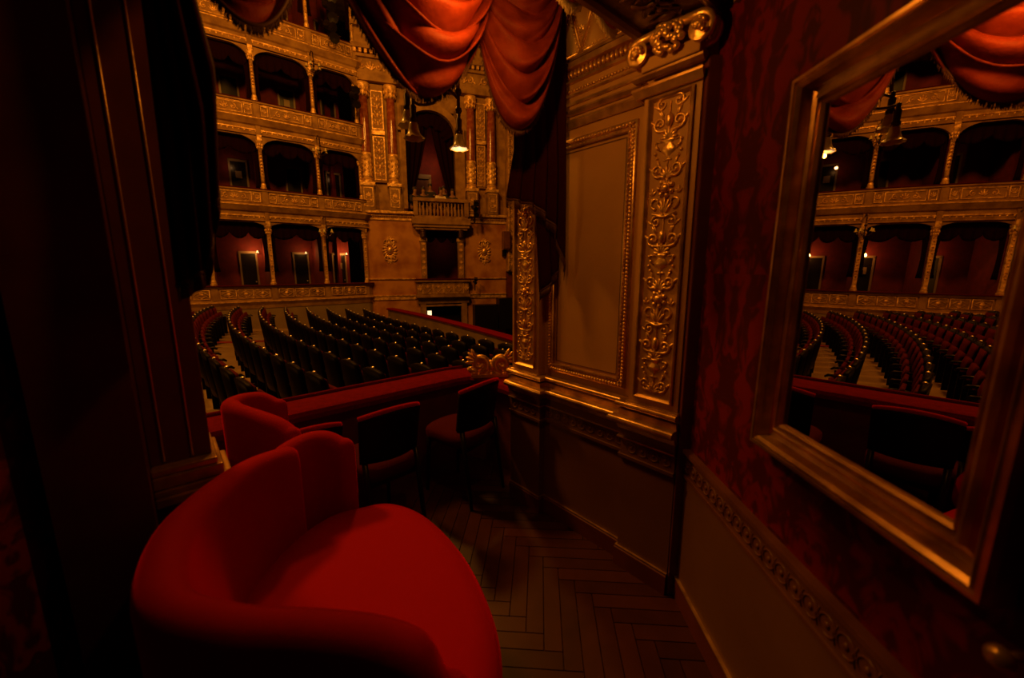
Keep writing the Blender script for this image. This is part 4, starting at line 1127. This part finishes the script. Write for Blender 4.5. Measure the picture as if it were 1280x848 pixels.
# doorway below with lit panel
o = MB(); o.box(2.20, 2.45, -.12, .1, -1.6, .0); o.box(4.05, 4.30, -.12, .1, -1.6, .0); o.box(2.1, 4.4, -.14, .1, -.06, .22); o.box(2.45, 4.05, -.1, .1, -.20, -.12)
struct(sbuild(o, 'door_1', M['cream_far']), 'pale stone doorway under the lower stage box')
o = MB(); o.box(2.45, 4.05, .4, .5, -1.6, .1)
struct(sbuild(o, 'wall_doorway', M['dark']), 'dark passage behind the doorway')
sg_ = thing('lit_sign', 'small glowing rectangular sign in the dark doorway', 'sign', SW(2.58, -.16, -.50), WANG)
MB().box(-.09, .09, -.02, 0, -.12, .12).build('lit_panel', M['sign'], sg_); MB().box(-.10, .10, 0, .03, -.13, .13).build('case', M['bronze'], sg_)
# wall cartouches
for s, l in ((1.02, 'left'), (5.16, 'right')):
    c = thing('wall_cartouche', 'gilt oval cartouche with leaves on the marble wall %s of the lower stage box' % l, 'ornament', SW(s, 0, 2.25), WANG, 'gilt cartouches on the marble wall')
    T = lambda a, b, c_=0.0: (a, -c_, b)
    o = MB(); o.ell((0, 0, .04), (.13, .17, .12), 12, 8, T); o.build('boss', M['gilt'], c, smooth=True)
    o = MB()
    for q in range(16):
        an = q*2*pi/16; o.ell((cos(an)*.22, sin(an)*.30, .03), (.05, .11, .04), 6, 4, T, an-pi/2+.4)
    for sg in (-1, 1):
        for b in (-.34, .36): o.tube(spiral(sg*.14, b, .13, 1.2, sg*(1 if b > 0 else -1), 0, .04, 12), .026, 5, T)
    leaf_fan(o, T, 0, .38, .22, .04, 5, .9); leaf_fan(o, T, 0, -.36, .24, .04, 5, .9, True)
    o.build('leaf_wreath', M['gilt_far'], c, smooth=True)
# proscenium strip
pr = thing('proscenium_frame', 'tall gilded frieze of the proscenium frame at the right end of the auditorium wall', 'proscenium', SW(6.5, -.1, 1.35), WANG)
MB().box(-.30, .75, -.1, .6, 0, 11).build('field', M['cream_far'], pr)
o = MB(); T = lambda a, b, c=0.0: (a, -.10-c, b)
for x in (-.22, .22): 
    o.box(x-.03, x+.03, -.17, -.1, .05, 10.8)
    beads(o, T, (x+.08*(1 if x < 0 else -1), .1), (x+.08*(1 if x < 0 else -1), 7.5), .09, .035, .02)
z = .2
while z < 7.5: scroll_pair(o, T, 0, z, .13, .22, .03, 1, 8, 4); leaf_fan(o, T, 0, z+.1, .16, .03, 5, .9); z += .33
o.build('carved_relief', M['gilt_far'], pr)
struct(MB().box(6.2, 6.9, .0, .3, -1.6, 1.34).build('wall_proscenium_foot', M['jamb'], loc=P0, rz=WANG), 'dark foot of the proscenium frame')
spk = thing('loudspeaker', 'brown loudspeaker cabinet on the wall beside the proscenium frieze', 'speaker', SW(6.13, -.28, 2.35), WANG)
MB().box(-.17, .17, -.15, .15, 0, .80).build('cabinet', M['brownwood'], spk, bevel=.02); MB().box(-.13, .13, .12, .25, -.3, -.02).build('bracket', M['blackwood'], spk)
MB().box(-.14, .14, -.165, -.15, .05, .75).build('grille', M['brownwood'], spk)
spotlight_cluster('dark stage lanterns clamped at the right end of the stage box balustrade', SW(4.62, -.55, 4.0), WANG, 3, .8)
spotlight_cluster('dark stage lantern clamped at the right end of the lower stage box', SW(4.62, -.40, .85), WANG, 2, .5)
a, d, nv, L = bay_T(0)
spotlight_cluster('tall dark cluster of stage lanterns on the top tier front beside the large swag', W(*(a+d*(L*.42)+nv*.25), 10.6), ANG, 5, 1.15)
spotlight_cluster('dark stage lanterns on the third tier next to the outer marble column', W(*(a+d*(L*.86)+nv*.20), 7.9), ANG, 3, .9)

# people in the upper stage box
def person(label, s, y, z, lean, coat, rz, arm_up=False, hairlen=.0):
    r = thing('person', label, 'person', SW(s, y, z), WANG+rz, 'spectators at the upper stage box balustrade')
    def skin(name, verts, edges, radii, m, sub=2):
        me = bpy.data.meshes.new(name); me.from_pydata(verts, edges, []); me.update()
        ob = bpy.data.objects.new(name, me); COL.objects.link(ob); ob.parent = r
        md = ob.modifiers.new('skin', 'SKIN'); sl = me.skin_vertices[0].data
        for i, q in enumerate(radii): sl[i].radius = q if isinstance(q, tuple) else (q, q)
        sl[0].use_root = True; md.use_smooth_shade = True
        ss = ob.modifiers.new('sub', 'SUBSURF'); ss.levels = sub; ss.render_levels = sub
        me.materials.append(m); return ob
    L_ = lean
    # seated body: pelvis, chest, neck, head, arms to hands, thighs and shins
    V = [(0, .05, .45), (0, .03-L_*.3, .70), (0, -L_*.8, .93), (0, -L_, 1.03), (0, -L_-.02, 1.12), (0, -L_-.03, 1.22),
         (-.17, -L_*.7, .90), (-.24, -L_-.08, .68), (-.16, -L_-.26, .76), (-.13, -L_-.33, .77),
         (.17, -L_*.7, .90), (.24, -L_-.08, .68), (.16, -L_-.26, .76 if not arm_up else .98), (.10, -L_-.24, .77 if not arm_up else 1.12),
         (-.11, -.02, .44), (-.13, -.40, .46), (-.13, -.40, .06), (.11, -.02, .44), (.13, -.40, .46), (.13, -.40, .06)]
    E = [(0, 1), (1, 2), (2, 3), (3, 4), (4, 5), (2, 6), (6, 7), (7, 8), (8, 9), (2, 10), (10, 11), (11, 12), (12, 13), (0, 14), (14, 15), (15, 16), (0, 17), (17, 18), (18, 19)]
    Rr = [.13, .13, .12, .05, .085, .075, .06, .045, .035, .028, .06, .045, .035, .028, .085, .065, .04, .085, .065, .04]
    skin('body', V, E, Rr, M['skin'])
    skin('jacket', [V[0], V[1], (V[2][0], V[2][1], V[2][2]-.03)]+[V[6], V[7], V[8], V[10], V[11], V[12]], [(0, 1), (1, 2), (2, 3), (3, 4), (4, 5), (2, 6), (6, 7), (7, 8)], [.17, .17, .17, .10, .075, .06, .10, .075, .06], coat)
    o = MB(); hc = Vector((0, -L_-.0, 1.20)); 
    o.ell(hc, (.10, .085, .12), 10, 7); 
    if hairlen: o.ell((0, -L_+.04, 1.10), (.085, .05+hairlen, .07), 8, 6)
    # shift hair back so that the face stays clear
    hb = o.build('hair', M['hair'], r, smooth=True); hb.location = (0, .035, .02)
    return r
zf = 3.62
person('person in dark clothes seated at the left end of the upper stage box, leaning forward', 2.12, .22, zf, .10, M['cloth_black'], .5)
person('person in dark clothes seated beside the left end spectator in the upper stage box', 2.50, .15, zf, .08, M['cloth_black'], .2, hairlen=.04)
person('person in black standing tallest in the middle of the upper stage box', 2.92, .95, zf+.32, .02, M['cloth_black'], 0)
person('person with white sleeves leaning on the upper stage box balustrade', 3.22, .12, zf, .14, M['cloth_white'], .3, hairlen=.03)
person('person in black raising a hand to the face behind the white sleeved one', 3.52, .85, zf+.22, .05, M['cloth_black'], -.1, True)
person('person with a bright face at the right end of the upper stage box', 3.80, .15, zf, .10, M['cloth_black'], -.3, hairlen=.03)

# ---------------------------------------------------------------- stalls
def zfl(u): return -.60-.085*(u-1.5)
o = MB()
us = [-9+i*.8 for i in range(21)]
k = len(o.v)
for z_ in (0, -.3):
    for n_ in (1.95 if False else 3.0, 20.5):
        for u in us: o.v.append((u, n_, zfl(min(u, 7.2))+z_))
m_ = len(us)
for i in range(m_-1):
    o.f.append((i, i+1, m_+i+1, m_+i)); o.f.append((2*m_+i, 3*m_+i, 3*m_+i+1, 2*m_+i+1))
o.f += [(0, 2*m_, 2*m_+m_-1, m_-1), (m_, m_+m_-1, 3*m_+m_-1, 3*m_)]
struct(o.build('floor_stalls', M['stallfloor'], rz=ANG), 'pale raked floor of the stalls')
o = MB()
for i in range(m_-1):
    if us[i+1] > 6.3: break
    o.box(us[i], us[i+1], 13.5, 13.8, 0, .012, lambda x, y, z: (x, y, zfl(x)+z+.004))
tag(o.build('aisle_runner', M['carpet'], rz=ANG), 'narrow red carpet runner crossing the pale stalls floor near the far side', 'carpet')
# pit barrier
bar = thing('pit_barrier', 'curved ochre barrier with a red plush top between the stalls and the orchestra pit', 'barrier', (0, 0, 0), ANG)
bpth = [(p.x, p.y) for p in catmull([Vector((7.2, 16.2, 0)), Vector((7.05, 13, 0)), Vector((6.75, 10, 0)), Vector((6.3, 7, 0)), Vector((5.7, 4, 0))], 6)]
o = MB(); o.sweep(bpth, [(-.10, -1.6), (-.10, -.24), (.10, -.24), (.10, -1.6)], ID); o.build('wall', M['olive'], bar)
o = MB(); o.sweep(bpth, [(-.16, -.24), (-.18, -.19), (-.12, -.17), (.12, -.17), (.18, -.19), (.16, -.24)], ID); o.build('armrest', M['ledge'], bar)
# stage + pit beyond (dark)
struct(MB().box(7.3, 16, 2.6, 22, -2.6, -2.5).build('floor_pit', M['dark'], rz=ANG), 'dark floor of the orchestra pit')
struct(MB().box(-9.5, -9.3, 3, 21, -1, 13).build('wall_far_left', M['dark'], rz=ANG), 'dark rear of the auditorium')
st = MB(); st.box(0, 1.4, -.55, 0, -1.2, .18); tag(st.build('black_masking', M['blackwood'], loc=SW(5.55, -.6, 0), rz=WANG), 'black masking block standing at the foot of the proscenium', 'masking')
st = MB(); st.box(-.0, 1.05, -.5, 0, -1.2, -.10); tag(st.build('black_masking', M['blackwood'], loc=SW(4.45, -.6, 0), rz=WANG), 'low black masking block right of the doorway', 'masking')
struct(poly_slab(MB(), [(-10, 2.2), (16, 2.2), (16, 22), (-10, 22)], 13.4, 13.6).build('ceiling_auditorium', M['cream_far'], rz=ANG), 'high ceiling of the auditorium')

# seats
seat0 = thing('stalls_seat', 'x', 'theatre seat')
# local: +x faces the stage (+u); backrest at x=-.2
o = MB()
def sb_(i, j):
    y = -1+2*i/10; t = j/6; zt = .92-.05*y*y*abs(y); z = .30+(zt-.30)*t
    return (-.20-.07*t+.03*(1-y*y)*-1, y*.235, z)
o.grid(sb_, 11, 7); sb0 = o.build('backrest', M['seatback'], seat0, smooth=True, solid=.05)
o = MB()
def sp_(i, j):
    y = -1+2*i/8; t = j/5; bul = .02*(1-y*y)*sin(pi*t)
    return (-.155-.07*t+bul, y*.20, .42+.44*t)
o.grid(sp_, 9, 6); o.build('back_pad', M['seatplush'], seat0, smooth=True, solid=.02)
o = MB()
def sc_(i, j):
    y = -1+2*i/6; t = j/5
    return (-.12+.04*sin(pi*t)+.02*t, y*.19, .36+.36*t)
o.grid(sc_, 7, 6); o.build('folded_seat', M['seatplush'], seat0, smooth=True, solid=.04)
o = MB(); o.box(-.24, .02, .235, .265, 0, .56); o.build('side_panel', M['seatback'], seat0)
o = MB(); o.tube([(-.26, .25, .60), (-.05, .25, .605), (.03, .25, .60), (.07, .25, .57)], [.018, .022, .022, .014], 8); o.build('armrest', M['blackwood'], seat0, smooth=True)
o = MB(); o.ell((-.272, 0.0, .925), (.022, .030, .018), 8, 6); o.build('number_stud', M['brass'], sb0, smooth=True)
NR, NSEAT = 16, 18
first = True
for r_ in range(NR):
    for q in range(NSEAT):
        n_ = 4.85+q*.625
        # rows bow: both ends come forward, towards the stage
        bow = .017*(n_-8.6)**2
        u = 5.3-.68*r_+bow
        if n_ > 12.4 and n_ < 13.05: n_ += .0
        if r_ == 0 and n_ < 5.5: pass
        c = seat0 if first else copy_tree(seat0); first = False
        slope = -math.atan(.034*(n_-8.6))
        c.location = W(u, n_, zfl(u)); c.rotation_euler.z = ANG+slope
        c['group'] = 'folding seats of the stalls'
        c['label'] = 'dark folding stalls seat, %s row from the orchestra barrier, %s place from the box side' % (ordinal(r_), ordinal(q))
